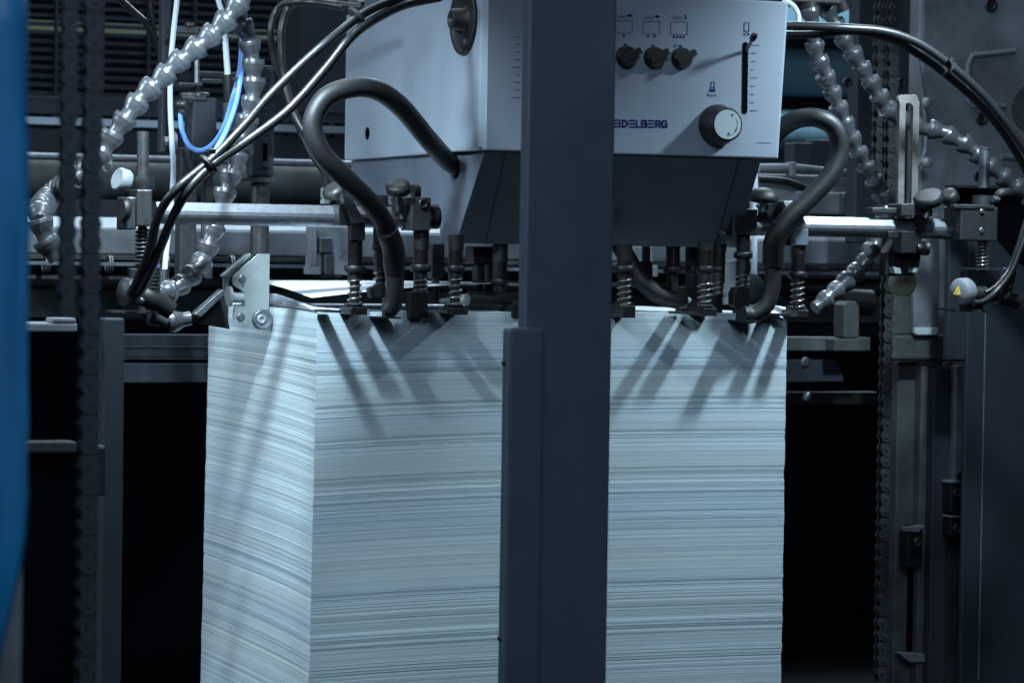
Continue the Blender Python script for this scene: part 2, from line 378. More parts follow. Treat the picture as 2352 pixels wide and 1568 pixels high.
# knobs
def pointer_knob(px, py):
    c = at(px, py, YB); k = MB().lathe(c, (0, -1, 0), [(0, .0215), (.010, .0205), (.012, .019)], 24)
    u = Vector((.86, 0, .5)); w = Vector((-.5, 0, .86)); b0 = c + Vector((0, -.011, 0))
    p = [b0 - u * .018 - w * .007, b0 + u * .026 - w * .006, b0 + u * .026 + w * .006, b0 - u * .018 + w * .007]
    k.prism(p, (0, -.014, 0)); return obj('pointer_knob', k, BLK, box, .001)
for q in ((1437, 131), (1501, 133), (1564, 135)): pointer_knob(*q)
kc = at(1647, 288, YB); kb = MB().lathe(kc, (0, -1, 0), [(0, .0405), (.008, .0405), (.018, .037), (.043, .0335), (.046, .031)], 40)
bk = obj('adjusting_knob', kb, BLK, box)
kf = kc + Vector((0, -.046, 0)); fc = MB().lathe(kf, (0, -1, 0), [(0, .0285), (.0012, .0285)], 40); obj('dial_disc', fc, DISC, bk)
km = MB(); K = Vector((kf.x, kf.y - .0014, kf.z))
def kp(a, r): a = math.radians(a); return K + Vector((math.cos(a) * r, 0, math.sin(a) * r))
def kq(x, y): return K + Vector((x, 0, y))
for a in range(38, -8, -6): km.prism([kp(a, .0215), kp(a, .0222), kp(a - 4.5, .0222), kp(a - 4.5, .0215)], (0, -.0004, 0))
for a in range(-14, -44, -6): km.prism([kp(a, .0195), kp(a, .0225), kp(a - 3, .0225), kp(a - 3, .0195)], (0, -.0004, 0))
for a in range(-46, -68, -6): km.prism([kp(a, .0212), kp(a, .022), kp(a - 5, .022), kp(a - 5, .0212)], (0, -.0004, 0))
km.prism([kq(.007, .019), kq(.0135, .0225), kq(.0105, .0155)], (0, -.0004, 0)); km.prism([kq(-.001, -.018), kq(.0045, -.0145), kq(.0045, -.0225)], (0, -.0004, 0))
obj('dial_marking', km, INKG, bk)
# slider slot and lever
sp_ = []
for a in range(0, 181, 20): sp_.append((1712 + 6.5 * math.cos(math.radians(a)), 104 - 6.5 * math.sin(math.radians(a))))
for a in range(180, 361, 20): sp_.append((1710 + 6.2 * math.cos(math.radians(a)), 256 - 6.2 * math.sin(math.radians(a))))
slt = MB().prism([at(x, y, YB - .0003) for x, y in sp_], (0, -.0008, 0)); obj('slider_slot', slt, VOID, box)
l0 = at(1713, 118, YB); l1 = at(1734, 80, YB - .055); lv = MB().cyl(l0, l0 + (l1 - l0) * .75, .0032); lo = obj('slider_lever', lv, STL, box)
obj('lever_grip', MB().lathe(l0 + (l1 - l0) * .7, l1 - l0, [(0, .005), (.004, .0068), (.016, .0062), (.020, .003)], 14), BLK, lo)
# left face: hand wheel, hole, hose port
XL = bl
hc = atX(1068, 46, XL); hw = MB().lathe(hc, (-1, 0, 0), [(0, .066), (.002, .0675), (.006, .0675), (.008, .064), (.004, .060), (.0015, .03), (.002, .022), (.028, .020), (.030, .017), (.030, .009), (.012, .008)], 48)
ho = obj('recessed_handwheel', hw, BLK, box); 
obj('grip_peg', MB().lathe(hc + Vector((-.002, -.008, -.046)), (-1, 0, 0), [(0, .015), (.006, .012), (.007, .006)], 20).lathe(hc + Vector((-.002, .018, -.012)), (-1, 0, 0), [(0, .012), (.012, .010)], 16), BLK, ho)
q = atX(844, 307, XL); obj('small_hole', MB().lathe(q, (-1, 0, 0), [(0, .0135), (.0006, .0135)], 28), VOID, box)
q = atX(1047, 388, L0); obj('hose_port', MB().lathe(q, (-1, 0, 0), [(0, .020), (.0008, .020)], 28), VOID, box)
obj('corner_trim', MB().box((bl - .0008, YB + .004, bz0 + .004), (bl + .004, YB + .006, bz0 + .006)), BLK, box)
# ------------------------------------------------------------------ foreground post
YP = -1.0
pr = thing('steel_post', 'dark blue-grey square steel post standing in front of the pile', 'post', (at(1300, 700, YP).x, YP, 0))
pl, prx = at(1207, 750, YP).x, at(1406, 750, YP).x
obj('column', MB().box((pl, YP, 0), (prx, YP + .035, 2.2)), POST, pr, .004)
YQ = YP - .032
gz = at(1230, 752, YQ).z
obj('guard_rail', MB().box((at(1163, 1100, YQ).x, YQ, 0), (at(1249, 1100, YQ).x, YP - .002, gz)), POST, pr, .007)
for py in (834, 1467): sc_ = MB(); c = at(1161, py, YQ); sc_.lathe((at(1163, 1100, YQ).x, YQ + .016, c.z), (-1, 0, 0), [(0, .006), (.003, .005), (.004, .003)], 14); obj('screw', sc_, STD, pr)
# ------------------------------------------------------------------ ground cross bars
YS = .0
def hexbar(name, x0, x1, py, Y, r, label):
    a = at(x0, py, Y); b = at(x1, py, Y); b.z = a.z; b.y = a.y; u, w = Vector((0, 1, 0)), Vector((0, 0, 1)); vs = []
    prof = [(.5, 1.0), (-.35, 1.0), (-.95, .22)] + [(math.cos(math.radians(t)), math.sin(math.radians(t))) for t in range(186, 361, 15)] + [(.95, .3)]; m = len(prof)
    for p in (a, b):
        for cy, cz_ in prof: vs.append(p + u * (cy * r) + w * (cz_ * r))
    mb = MB().add(vs, [(k, (k + 1) % m, (k + 1) % m + m, k + m) for k in range(m)] + [tuple(range(m - 1, -1, -1)), tuple(range(m, 2 * m))])
    return tag(obj(name, mb, STL), label, 'bar', 'cross bars carrying the suckers')
hexbar('cross_bar', 356, 1000, 489, .02, .0205, 'grey steel cross bar on the left, carrying sucker clamps')
hexbar('cross_bar', 1640, 2215, 516, .02, .0205, 'grey steel cross bar on the right ending in a square clamp')
# ------------------------------------------------------------------ segmented hoses
def seg_mesh(L, R):
    mb = MB().lathe((0, 0, 0), (0, 0, 1), [(0, R * .80), (.0, R * .97), (L * .06, R), (L * .24, R), (L * .27, R * .96), (L * .38, R * .93), (L * .50, R * .85), (L * .62, R * .74), (L * .72, R * .67), (L * .80, R * .64), (L * 1.12, R * .64)], 22, False)
    me = bpy.data.meshes.new('segment'); me.from_pydata(mb.v, [], mb.f); me.materials.append(HOSE)
    b = bmesh.new(); b.from_mesh(me); bmesh.ops.remove_doubles(b, verts=b.verts, dist=1e-6); bmesh.ops.recalc_face_normals(b, faces=b.faces)
    for f in b.faces: f.smooth = len(f.verts) == 4
    for e in b.edges:
        if len(e.link_faces) == 2 and e.calc_face_angle(0) > math.radians(35): e.smooth = False
    b.to_mesh(me); b.free(); return me
def seg_hose(pts, pitch, R, label, m=None):
    P = smooth_path([at(x, y, Y) for x, y, Y in pts], 16); me = seg_mesh(pitch, R)
    cum = [0]
    for a, b in zip(P[:-1], P[1:]): cum.append(cum[-1] + (b - a).length)
    def pos(s):
        s = max(0, min(cum[-1] - 1e-6, s))
        for i in range(len(cum) - 1):
            if cum[i + 1] >= s: return P[i].lerp(P[i + 1], (s - cum[i]) / max(1e-9, cum[i + 1] - cum[i]))
    root = thing('segmented_hose', label, 'air hose', P[-1], 'segmented air hoses'); org = ROOT[root.name]; n = int(cum[-1] / pitch)
    for i in range(n):
        a = pos(i * pitch); b = pos((i + 1) * pitch)
        jit = Vector((random.uniform(-1, 1), random.uniform(-1, 1), random.uniform(-1, 1))) * pitch * .10
        o = bpy.data.objects.new('segment', me); C.objects.link(o); o.parent = root; o.location = a - org
        o.rotation_euler = (b + jit - a).to_track_quat('Z', 'Y').to_euler(); o.scale = (random.uniform(.95, 1.04),) * 2 + (random.uniform(.96, 1.05),); ROOT[o.name] = org
    return root
hA = seg_hose([(572, -40, .06), (545, 15, .06), (490, 78, .06), (425, 130, .06), (372, 178, .06), (322, 228, .06), (285, 275, .06), (250, 320, .06), (225, 365, .06), (170, 410, .05), (118, 448, .2), (92, 490, -.03), (100, 545, -.05), (128, 600, -.05)], .0395, .0235, 'segmented grey hose sweeping down to the far left behind the dark chains')
hB = seg_hose([(520, -30, .16), (548, 40, .16), (576, 105, .16), (585, 175, .16), (578, 240, .16), (560, 305, .16), (538, 375, .16), (517, 440, .16), (500, 500, .16), (480, 560, .15), (458, 612, .14), (405, 662, .10), (350, 684, .06), (345, 720, .02), (400, 742, .0), (452, 722, .0)], .0372, .0222, 'segmented grey hose hanging behind the left cross bar to the blower nozzle')
hC = seg_hose([(1858, 20, .15), (1866, 75, .15), (1878, 135, .15), (1905, 195, .15), (1932, 262, .15), (1962, 330, .15), (1995, 392, .15), (2022, 440, .15), (2032, 490, .15), (2008, 555, .12), (1985, 605, .10), (1940, 648, .08), (1895, 690, .06), (1850, 712, .05)], .0352, .0212, 'segmented grey hose descending steeply behind the right cross bar to the pile corner')
hD = seg_hose([(1878, -20, .20), (1910, 40, .20), (1940, 95, .20), (1978, 150, .20), (2015, 212, .20), (2048, 262, .20), (2100, 288, .20), (2160, 303, .18), (2215, 330, .16), (2262, 372, .14), (2320, 418, .12), (2400, 480, .1)], .0368, .0218, 'segmented grey hose bending right behind the slotted bar')
obj('nozzle_blade', MB().prism([at(446, 722, .03), at(512, 664, .03), at(516, 676, .03), at(462, 728, .03)], (0, .03, 0)), STL, hB, .001)
obj('nozzle_plate', MB().pp([(462, 716), (513, 664), (528, 756), (450, 742)], .07, .004), BLK, hB, .001)
# dark pivot blocks above the right hoses
pv = thing('hose_manifold', 'black hose manifold at the top edge above the two right segmented hoses', 'manifold', at(1870, 10, .2))
obj('block', MB().pb(1795, -60, 1935, 8, .14, .12), BLK, pv, .004); obj('fitting', MB().cyl(at(1855, 6, .16), at(1857, 30, .16), .024), BLK, pv); obj('fitting', MB().cyl(at(1925, 0, .2), at(1935, 26, .2), .022), BLK, pv)
# ------------------------------------------------------------------ rubber hoses
def tube_thing(name, label, cat, pts, r, m, group=None, n=16):
    o = obj(name, MB().tube([at(x, y, Y) for x, y, Y in pts], r, n), m); return tag(o, label, cat, group)
PX = 1 / 1200.
lh = thing('rubber_hose', 'thick black rubber hose looping from the left side of the head down to a sucker', 'hose', at(905, 720, -.03), 'thick rubber suction hoses')
hp = at(1047, 388, YB); qx = atX(1047, 388, L0)
lp = [qx + Vector((.03, 0, -.003)), qx + Vector((-.012, 0, .012))] + [at(*p) for p in ((985, 322, -.04), (920, 245, -.10), (860, 205, -.13), (800, 203, -.14), (745, 228, -.14), (718, 285, -.14), (738, 350, -.14), (795, 410, -.13), (858, 475, -.11), (893, 535, -.08), (905, 590, -.06), (906, 625, -.05))]
obj('tube', MB().tube(lp, .0192, 20), RUBG, lh); obj('cuff', MB().tube([at(*p) for p in ((888, 528, -.09), (903, 570, -.065), (906, 612, -.05))], .0215, 20), RUB, lh)
obj('tail', MB().tube([at(*p) for p in ((906, 605, -.05), (907, 650, -.048), (903, 695, -.045), (890, 716, -.04))], .0175, 18), RUB, lh)
rh = thing('rubber_hose', 'thick black rubber hose curling from behind the right side of the head box', 'hose', at(1720, 725, -.03), 'thick rubber suction hoses')
obj('tube', MB().tube([at(*p) for p in ((1770, 320, .02), (1800, 291, -.01), (1835, 273, -.05), (1880, 272, -.08), (1918, 297, -.09), (1928, 350, -.09), (1905, 405, -.09), (1855, 460, -.085), (1808, 505, -.08), (1782, 550, -.07), (1776, 600, -.05))], .0192, 20), RUBG, rh)
obj('cuff', MB().tube([at(*p) for p in ((1798, 518, -.075), (1779, 556, -.065), (1776, 606, -.05))], .0222, 20), RUB, rh)
obj('tail', MB().tube([at(*p) for p in ((1776, 600, -.05), (1773, 660, -.048), (1760, 700, -.045), (1730, 722, -.04), (1706, 722, -.04))], .0172, 18), RUB, rh)
b1_ = thing('blower_hose', 'short black hose lying level over the pile beside the post', 'hose', at(1130, 700, .05), 'short blower hoses')
obj('tube', MB().tube([at(1075, 688, .04), at(1110, 690, .04), at(1160, 688, .05), at(1230, 680, .08)], .0175, 16), RUB, b1_); obj('tip', MB().lathe(at(1075, 688, .04), (-1, 0, -.05), [(0, .012), (.03, .008), (.06, .003)], 14), GALV, b1_)
b2_ = thing('blower_hose', 'black hose curving down behind the post to a pale tip over the pile', 'hose', at(1560, 700, .05), 'short blower hoses')
obj('tube', MB().tube([at(*p) for p in ((1405, 540, .10), (1440, 590, .08), (1470, 640, .06), (1510, 675, .04), (1550, 688, .03), (1572, 688, .03))], .0180, 16), RUB, b2_); obj('tip', MB().lathe(at(1570, 688, .03), (1, -.1, -.05), [(0, .012), (.016, .003)], 12), GALV, b2_)
# ------------------------------------------------------------------ sucker assemblies
def Z(px, py, Y): return at(px, py, Y).z
def ridged(x, Y, z1, z0, r, p=.0032):
    prof = []; z = 0; L = z1 - z0; k = 0
    while z < L: prof += [(z, r), (z + p * .45, r), (z + p * .5, r * .88), (z + p * .95, r * .88)]; z += p
    return MB().lathe((x, Y, z1), (0, 0, -1), prof, 18, False)
def sucker(px, Y, label, top=None, th=None, col=None, th2=None, spr=None, foot=None, rod=True, kindname='sucker', cr=None):
    x = at(px, 640, Y).x; root = thing(kindname, label, 'sucker', (x, Y, Z(px, foot[3] if foot else (spr or col)[1], Y)), 'spring-loaded suckers on the pile edge')
    z = lambda py: Z(px, py, Y); w = lambda v: v / 1190.
    if top: obj('sleeve', MB().lathe((x, Y, z(top[0])), (0, 0, -1), [(0, .0155), (z(top[0]) - z(top[1]), .0155)], 20), OIL, root)
    if th: obj('threaded_sleeve', ridged(x, Y, z(th[0]), z(th[1]), .0150), OIL, root)
    if col: 
        c0, c1 = z(col[0]), z(col[1]); hw = w(col[2] / 2)
        obj('collar', MB().lathe((x, Y, c0), (0, 0, -1), [(0, hw * .93), (.002, hw), (c0 - c1 - .002, hw), (c0 - c1, hw * .93)], 24), OIL, root)
    if th2: obj('lower_sleeve', ridged(x, Y, z(th2[0]), z(th2[1]), .0142), STD, root)
    if spr:
        obj('plunger', MB().cyl((x, Y, z(spr[0] - 14)), (x, Y, z(spr[1] + 4)), .0098), STD, root)
        obj('spring', MB().helix((x, Y, z(spr[0])), (x, Y, z(spr[1])), .0136, .00125, max(3, (spr[1] - spr[0]) / 13.5)), SPR, root)
        obj('washer', MB().lathe((x, Y, z(spr[1] - 3)), (0, 0, -1), [(0, .0165), (.003, .0165)], 20), STL, root)
    if foot:
        f = MB(); x0, y0, x1, y1 = foot; f.pb(x0 + (22 if y1 - y0 < 35 else 0), y0, x1, y1, Y - (.058 if y1 - y0 < 35 else .02), .074 if y1 - y0 < 35 else .036)
        if y1 - y0 < 35: f.pb(px - 18, y0 - 9, px + 18, y0 + 1, Y - .009, .02); f.pb(x1 - 12, y0 - 5, x1 - 4, y0 + 2, Y - .008, .014)
        obj('foot', f, OIL, root, .0012)
    return root
s1 = sucker(815, -.012, 'leftmost spring sucker with angled bright clamp and tongue over the pile corner', th=(552, 612), col=(610, 626, 50), th2=(626, 645), spr=(640, 699), foot=(785, 706, 844, 723))
obj('clamp', MB().pp([(784, 443), (802, 443), (839, 511), (839, 552), (806, 552), (806, 512)], -.034, .02).pb(779, 470, 806, 518, -.03, .05), STD, s1, .001)
obj('clamp_face', MB().prism([at(784, 444, -.0355), at(801, 444, -.0355), at(838, 511, -.0355), at(808, 513, -.0355)], (0, .001, 0)), GALV, s1)
obj('tongue', MB().pb(757, 712, 784, 718, -.095, .09), STL, s1)
s2 = sucker(874, .03, 'thin sucker behind the left rubber hose with a hooked bracket', top=(520, 560), th=(560, 562), col=(561, 576, 40), th2=(576, 625), spr=(620, 660))
obj('bracket', MB().pp([(848, 662), (860, 656), (888, 656), (888, 684), (852, 684)], .0, .02), STD, s2, .002)
obj('foot_rod', MB().pb(884, 684, 905, 728, -.045, .02), STD, s2, .003)
obj('foot_plate', MB().pb(880, 728, 922, 732, -.08, .08), OIL, s2)
s3 = sucker(966, -.005, 'sucker with a square blade foot hung under the left clamp block', top=(520, 573), th=(573, 610), col=(607, 624, 48), th2=(624, 675), spr=(640, 672), foot=(945, 671, 983, 731))
obj('clamp', MB().pb(945, 453, 990, 530, -.03, .06), STD, s3, .002); obj('clamp_screw', MB().lathe(at(972, 468, -.031), (0, -1, 0), [(0, .010), (.004, .010), (.004, .005), (.001, .005)], 18).lathe(at(992, 500, 0), (1, 0, 0), [(0, .022), (.012, .022), (.016, .012)], 18), OIL, s3)
s4 = sucker(1046, -.012, 'spring sucker with flat foot under the left end of the dark cowl', top=(540, 574), th=(574, 610), col=(610, 626, 43), th2=(626, 642), spr=(638, 700), foot=(1015, 708, 1075, 723))
obj('tongue', MB().pb(1002, 713, 1028, 719, -.085, .08), STL, s4)
s4b = sucker(1148, .05, 'short dark sucker just left of the post, above the pile edge', top=(560, 600), th=(600, 640), col=(640, 655, 44), th2=(655, 690), foot=(1155, 700, 1200, 728))
s5 = sucker(1434, -.005, 'spring sucker immediately right of the post on a square dark foot', top=(560, 600), th=(600, 634), col=(610, 626, 48), th2=(626, 650), spr=(640, 705), foot=(1409, 702, 1460, 730))
s6 = sucker(1545, .06, 'short plain sucker without spring under the middle of the cowl', top=(560, 570), th=(568, 612), col=(611, 628, 46), rod=False)
obj('plunger', MB().cyl(at(1545, 628, .06), at(1545, 676, .06), .0115), OIL, s6)
s6b = sucker(1590, .12, 'broad dark sucker standing behind, between the two springs right of the post', top=(560, 612), col=(611, 628, 40), th2=(628, 660), foot=(1568, 660, 1610, 720))
s7 = sucker(1619, -.014, 'spring sucker with a wide forked foot under the right end of the cowl', top=(556, 576), th=(572, 612), col=(611, 627, 40), th2=(627, 655), spr=(648, 702), foot=(1595, 708, 1647, 726))
obj('tongue', MB().pb(1575, 716, 1604, 722, -.085, .08), STD, s7)
s8 = sucker(1650, .03, 'thin sucker on a square block foot close behind the fork-footed one', top=(560, 578), th=(576, 612), col=(611, 627, 32), th2=(627, 650), spr=(645, 680), foot=(1634, 677, 1660, 730))
s9 = sucker(1706, .0, 'sucker beside the right rubber hose, wedge-shaped black shoe above a thin foot plate', th=(541, 582), col=(579, 593, 46), th2=(593, 632), spr=(628, 664), foot=(1700, 700, 1728, 737))
obj('holder', MB().pb(1683, 480, 1740, 541, -.02, .05), OIL, s9, .002); obj('shoe', MB().pp([(1687, 672), (1694, 659), (1722, 659), (1722, 706), (1692, 706), (1687, 698)], -.02, .03), BLK, s9, .002)
obj('foot_plate', MB().pb(1712, 736, 1748, 740, -.08, .08), OIL, s9)
s10 = sucker(1832, -.012, 'rightmost spring sucker in a grey block clamp past the pile corner', top=(560, 585), th=(580, 625), col=(624, 638, 46), th2=(638, 648), spr=(646, 706), foot=(1812, 712, 1858, 729))
obj('holder', MB().pb(1827, 525, 1857, 564, -.034, .06), COWL, s10, .002); obj('clamp_arm', MB().pp([(1748, 470), (1790, 463), (1812, 490), (1828, 524), (1828, 564), (1795, 564), (1780, 520)], -.012, .03), OIL, s10, .002)
obj('clamp_face', MB().pp([(1799, 462), (1830, 462), (1857, 524), (1826, 523)], -.034, .02), GALV, s10, .001)
obj('tongue', MB().pb(1783, 720, 1815, 726, -.07, .07), OIL, s10)
dv = thing('valve_block', 'dark block with two rods in the shade between the left suckers and the post', 'block', at(1105, 640, .14))
obj('block', MB().pb(1088, 566, 1134, 606, .10, .05).pb(1096, 606, 1124, 650, .11, .03), OIL, dv, .003); obj('rod', MB().cyl(at(1102, 650, .12), at(1102, 684, .12), .007), STD, dv); obj('rod', MB().cyl(at(1122, 606, .10), at(1122, 668, .10), .009), OIL, dv)
dw = thing('valve_block', 'dark block half hidden behind the square-footed sucker', 'block', at(1005, 640, .14))
obj('block', MB().pb(992, 560, 1022, 640, .12, .05), OIL, dw, .003); obj('pin', MB().cyl(at(1000, 640, .14), at(1000, 690, .14), .008), STD, dw)
dx = thing('valve_block', 'dark rod block in the shade just right of the post', 'block', at(1500, 640, .2))
obj('block', MB().pb(1468, 600, 1500, 660, .2, .04), OIL, dx, .003); obj('rod', MB().cyl(at(1484, 560, .22), at(1484, 604, .22), .009), STD, dx)
def wing(name, label, cat, a, ax, prof, m, sub=None, stem=None):
    r = thing(name, label, cat, a, 'clamp knobs'); obj('cap', MB().lathe(a, ax, prof, 28), m, r)
    if stem: obj('stem', MB().cyl(a, Vector(a) + stem, .007), STL, r)
    return r
wing('clamp_knob', 'tilted black round clamp knob in front of the grey cowl side', 'knob', at(915, 442, -.02), (-.15, -.42, .75), [(0, .018), (.002, .0235), (.012, .0245), (.018, .022), (.020, .012)], BLK, stem=Vector((.01, .02, -.035)))
wing('clamp_knob', 'dark half-hidden clamp knob at the right end of the left cross bar', 'knob', at(772, 446, .06), (-.5, -.3, .6), [(0, .018), (.004, .0235), (.014, .0235), (.018, .014)], STD, stem=Vector((.02, .0, -.03)))
wing('clamp_knob', 'black mushroom clamp knob under the right edge of the head', 'knob', at(1752, 466, -.03), (0, -.12, 1), [(0, .018), (.004, .031), (.014, .031), (.024, .024), (.030, .010), (.031, .002)], BLK, stem=Vector((0, 0, -.018)))
wing('clamp_knob', 'large tilted black clamp knob above the right cross bar', 'knob', at(2136, 468, -.02), (-.35, -.25, .75), [(0, .026), (.004, .031), (.018, .032), (.022, .027)], BLK, stem=Vector((-.01, .0, -.03)))
wing('clamp_knob', 'small black clamp knob next to the square clamp at the right bar end', 'knob', at(2186, 462, .0), (-.5, -.35, .55), [(0, .014), (.004, .019), (.022, .017), (.025, .01)], BLK, stem=Vector((.012, .0, -.014)))
tj = thing('tee_clamp', 'dark clamp with small levers riding behind the left cross bar end', 'clamp', at(900, 500, .05))
obj('block', MB().pb(856, 447, 892, 500, .03, .04).pb(905, 470, 948, 520, .0, .05), STD, tj, .002); obj('lever', MB().cyl(at(905, 455, .02), at(925, 505, .0), .007).cyl(at(948, 440, .03), at(962, 440, .03), .014), BLK, tj)
# ------------------------------------------------------------------ side guide with roller
X0 = -.022; gy = atX(600, 733, X0).y
sg = thing('side_guide', 'bright zinc side guide plate with knurled knob and roller beside the pile', 'side guide', atX(600, 755, X0), None)
obj('front_plate', MB().pp([(620, 583), (592, 583), (535, 634), (535, 655), (556, 667), (556, 699), (538, 699), (532, 741), (574, 746), (600, 720), (618, 708)], gy, .003), GALV, sg, .0008)
obj('back_plate', MB().pp([(575, 582), (513, 633), (511, 731), (525, 741), (526, 640), (582, 588)], gy + .03, .003), GALV, sg, .0008)
obj('bridge', MB().pp([(573, 582), (578, 586), (517, 637), (513, 633)], gy + .004, .026), GALV, sg, .0005)
ro = obj('roller', MB().lathe(at(600, 733, gy - .001), (0, -1, 0), [(0, .0195), (.002, .0205), (.012, .0205), (.014, .0185), (.0125, .0155), (.0125, .010)], 32), STL, sg)
obj('roller_bolt', MB().lathe(at(600, 733, gy - .013), (0, -1, 0), [(0, .0095), (.004, .009), (.004, .0045), (.001, .004)], 20), GALV, ro)
kn = obj('knurled_knob', MB().lathe(at(532, 681, gy - .004), (-1, 0, 0), [(0, .006), (.002, .0205), (.009, .0205), (.010, .016)], 40, False).cyl(at(558, 684, gy - .004), at(530, 681, gy - .004), .009), GALV, sg)
for q in ((555, 640), (552, 727)): obj('bolt', MB().lathe(at(*q, gy - .0005), (0, -1, 0), [(0, .0085), (.003, .008), (.0035, .004)], 18), STL, sg)
obj('scale_mark', MB().pb(556, 654, 560, 657, gy - .001, .001).pb(557, 669, 560, 672, gy - .001, .001).pb(557, 680, 560, 683, gy - .001, .001).pb(556, 690, 560, 693, gy - .001, .001), VOID, sg)
obj('support_column', MB().cyl(at(598, 405, gy + .02), at(596, 586, gy + .02), .0185, n=28), STD, sg)
hs = thing('height_scale', 'dark slotted upright bracket above the side guide column', 'bracket', at(600, 410, gy + .02)); 
obj('plate', MB().pb(577, 150, 632, 408, gy, .035), PANEL, hs, .006); obj('flange', MB().pb(563, 408, 630, 418, gy - .01, .06), STD, hs, .001)
obj('slot', MB().pb(604, 330, 614, 388, gy - .0012, .001), VOID, hs); obj('screw', MB().lathe(at(609, 378, gy - .001), (0, -1, 0), [(0, .007), (.003, .0065)], 16), STD, hs)
sl_ = MB()
for k in range(13): sl_.pb(605, 178 + k * 14, 614, 180 + k * 14, gy - .0012, .001)
obj('graduation', sl_, STL, hs)
# ------------------------------------------------------------------ left upright actuators
ac = thing('lift_actuator', 'dark upright actuator with forked head among the hoses, left of the head box', 'actuator', at(465, 640, .45))
obj('body', MB().pb(441, 225, 498, 392, .44, .06), PANEL, ac, .004); obj('column', MB().pb(414, 340, 452, 640, .47, .04), STD, ac, .003); obj('second_column', MB().pb(470, 390, 490, 640, .50, .03), STD, ac, .003)
obj('head_cap', MB().lathe(at(452, 222, .46), (0, 0, 1), [(0, .026), (.007, .026), (.009, .018)], 24).pb(412, 190, 466, 198, .44, .05).pb(444, 214, 476, 232, .435, .05), STD, ac, .002); obj('rod', MB().cyl(at(452, 80, .46), at(452, 205, .46), .0055), STL, ac)
obj('elbow_fitting', MB().lathe(at(419, 230, .43), (0, 0, -1), [(0, .010), (.004, .015), (.016, .016), (.017, .012), (.022, .012), (.03, .0125), (.031, .009)], 18).cyl(at(415, 226, .43), at(440, 226, .43), .012), STD, ac)
obj('cross_clamp', MB().pb(392, 62, 458, 77, .42, .03).pb(430, 52, 446, 62, .42, .02), STD, ac, .002)
obj('fork', MB().pb(458, 165, 545, 172, .5, .05).pb(540, 165, 547, 240, .5, .05).pb(466, 182, 522, 188, .48, .05), STD, ac, .002)
obj('side_screw', MB().cyl(at(376, 325, .43), at(392, 325, .43), .010).lathe(at(392, 325, .43), (1, 0, 0), [(0, .021), (.009, .021)], 20), STL, ac)
obj('back_rail', MB().pb(372, -60, 392, 350, .52, .03), PANEL, ac, .002)
ac2 = thing('gas_spring', 'thin upright cylinder with a pale rod, hanging right of the blue tubes', 'cylinder', at(524, 300, .40))
obj('barrel', MB().cyl(at(523, 172, .4), at(527, 236, .4), .011), BLK, ac2); obj('rod', MB().cyl(at(517, 90, .4), at(523, 172, .4), .0062), TUBW, ac2); obj('ferrule', MB().cyl(at(525, 236, .4), at(528, 262, .4), .013).cyl(at(528, 262, .4), at(530, 300, .4), .016), STL, ac2)
tube_thing('white_tube', 'thin white plastic tube running down left of the actuator to a grey plug', 'tube', [(408, -10, .40), (400, 60, .40), (392, 150, .40), (391, 240, .40), (395, 330, .40), (398, 400, .40), (390, 500, .38), (382, 580, .36), (378, 625, .35)], .0056, TUBW, 'thin white tubes', 10)
tube_thing('white_tube', 'short white plastic tube dropping from the top edge behind the corrugated hoses', 'tube', [(498, -10, .42), (512, 40, .42), (517, 95, .42)], .0056, TUBW, 'thin white tubes', 10)
obj_ = tag(obj('tube_plug', MB().cyl(at(378, 618, .35), at(376, 658, .35), .008, .012), STD), 'grey tapered plug on the lower end of the long white tube', 'plug')
tube_thing('blue_tube', 'blue air tube looping in a U below the elbow fitting', 'tube', [(414, 262, .425), (418, 300, .41), (435, 335, .38), (462, 346, .34), (492, 328, .30), (517, 285, .26), (533, 230, .24), (546, 185, .24), (553, 140, .24), (556, 60, .24), (552, -10, .24)], .0052, TUBB, 'blue air tubes', 10)
tube_thing('blue_tube', 'second blue air tube running down to the cable tie on the black cables', 'tube', [(560, -10, .22), (562, 60, .22), (558, 140, .22), (551, 190, .2), (540, 245, .18), (520, 300, .08), (496, 345, -.14), (478, 374, -.265), (440, 424, -.285), (405, 474, -.275)], .0052, TUBB, 'blue air tubes', 10)
# ------------------------------------------------------------------ cables
cb = 'black cables'
tube_thing('cable', 'glossy black cable swooping down to the left sensor, upper of the pair', 'cable', [(960, -14, -.10), (905, 0, -.16), (835, 32, -.22), (770, 82, -.26), (700, 142, -.26), (620, 220, -.26), (560, 290, -.26), (480, 372, -.28), (400, 440, -.30), (362, 500, -.26), (345, 570, -.20), (318, 640, -.13), (300, 676, -.1)], .0082, CABL, cb)
tube_thing('cable', 'glossy black cable just beneath the other, swooping down to the left sensor', 'cable', [(1010, -6, -.09), (930, 12, -.15), (870, 40, -.20), (810, 82, -.26), (755, 150, -.26), (690, 225, -.26), (640, 272, -.26), (560, 330, -.26), (490, 378, -.28), (430, 440, -.30), (392, 510, -.26), (360, 590, -.19), (330, 655, -.13), (312, 680, -.1)], .0086, CABL, cb)
tube_thing('cable', 'dull grey cable hanging in a narrow loop behind the cable pair, outer strand', 'cable', [(830, 18, .15), (760, 8, .2), (690, 4, .25), (640, 18, .3), (622, 70, .3), (632, 150, .3), (660, 230, .3), (690, 300, .25), (720, 360, .2), (745, 400, .2), (752, 440, .2)], .0068, CABL, cb)
tube_thing('cable', 'dull grey cable hanging in a narrow loop behind the cable pair, inner strand', 'cable', [(790, 16, .18), (720, 6, .22), (668, 12, .28), (648, 60, .28), (646, 120, .28), (655, 190, .28), (680, 270, .24), (715, 330, .22), (735, 380, .22)], .0082, CABL, cb)
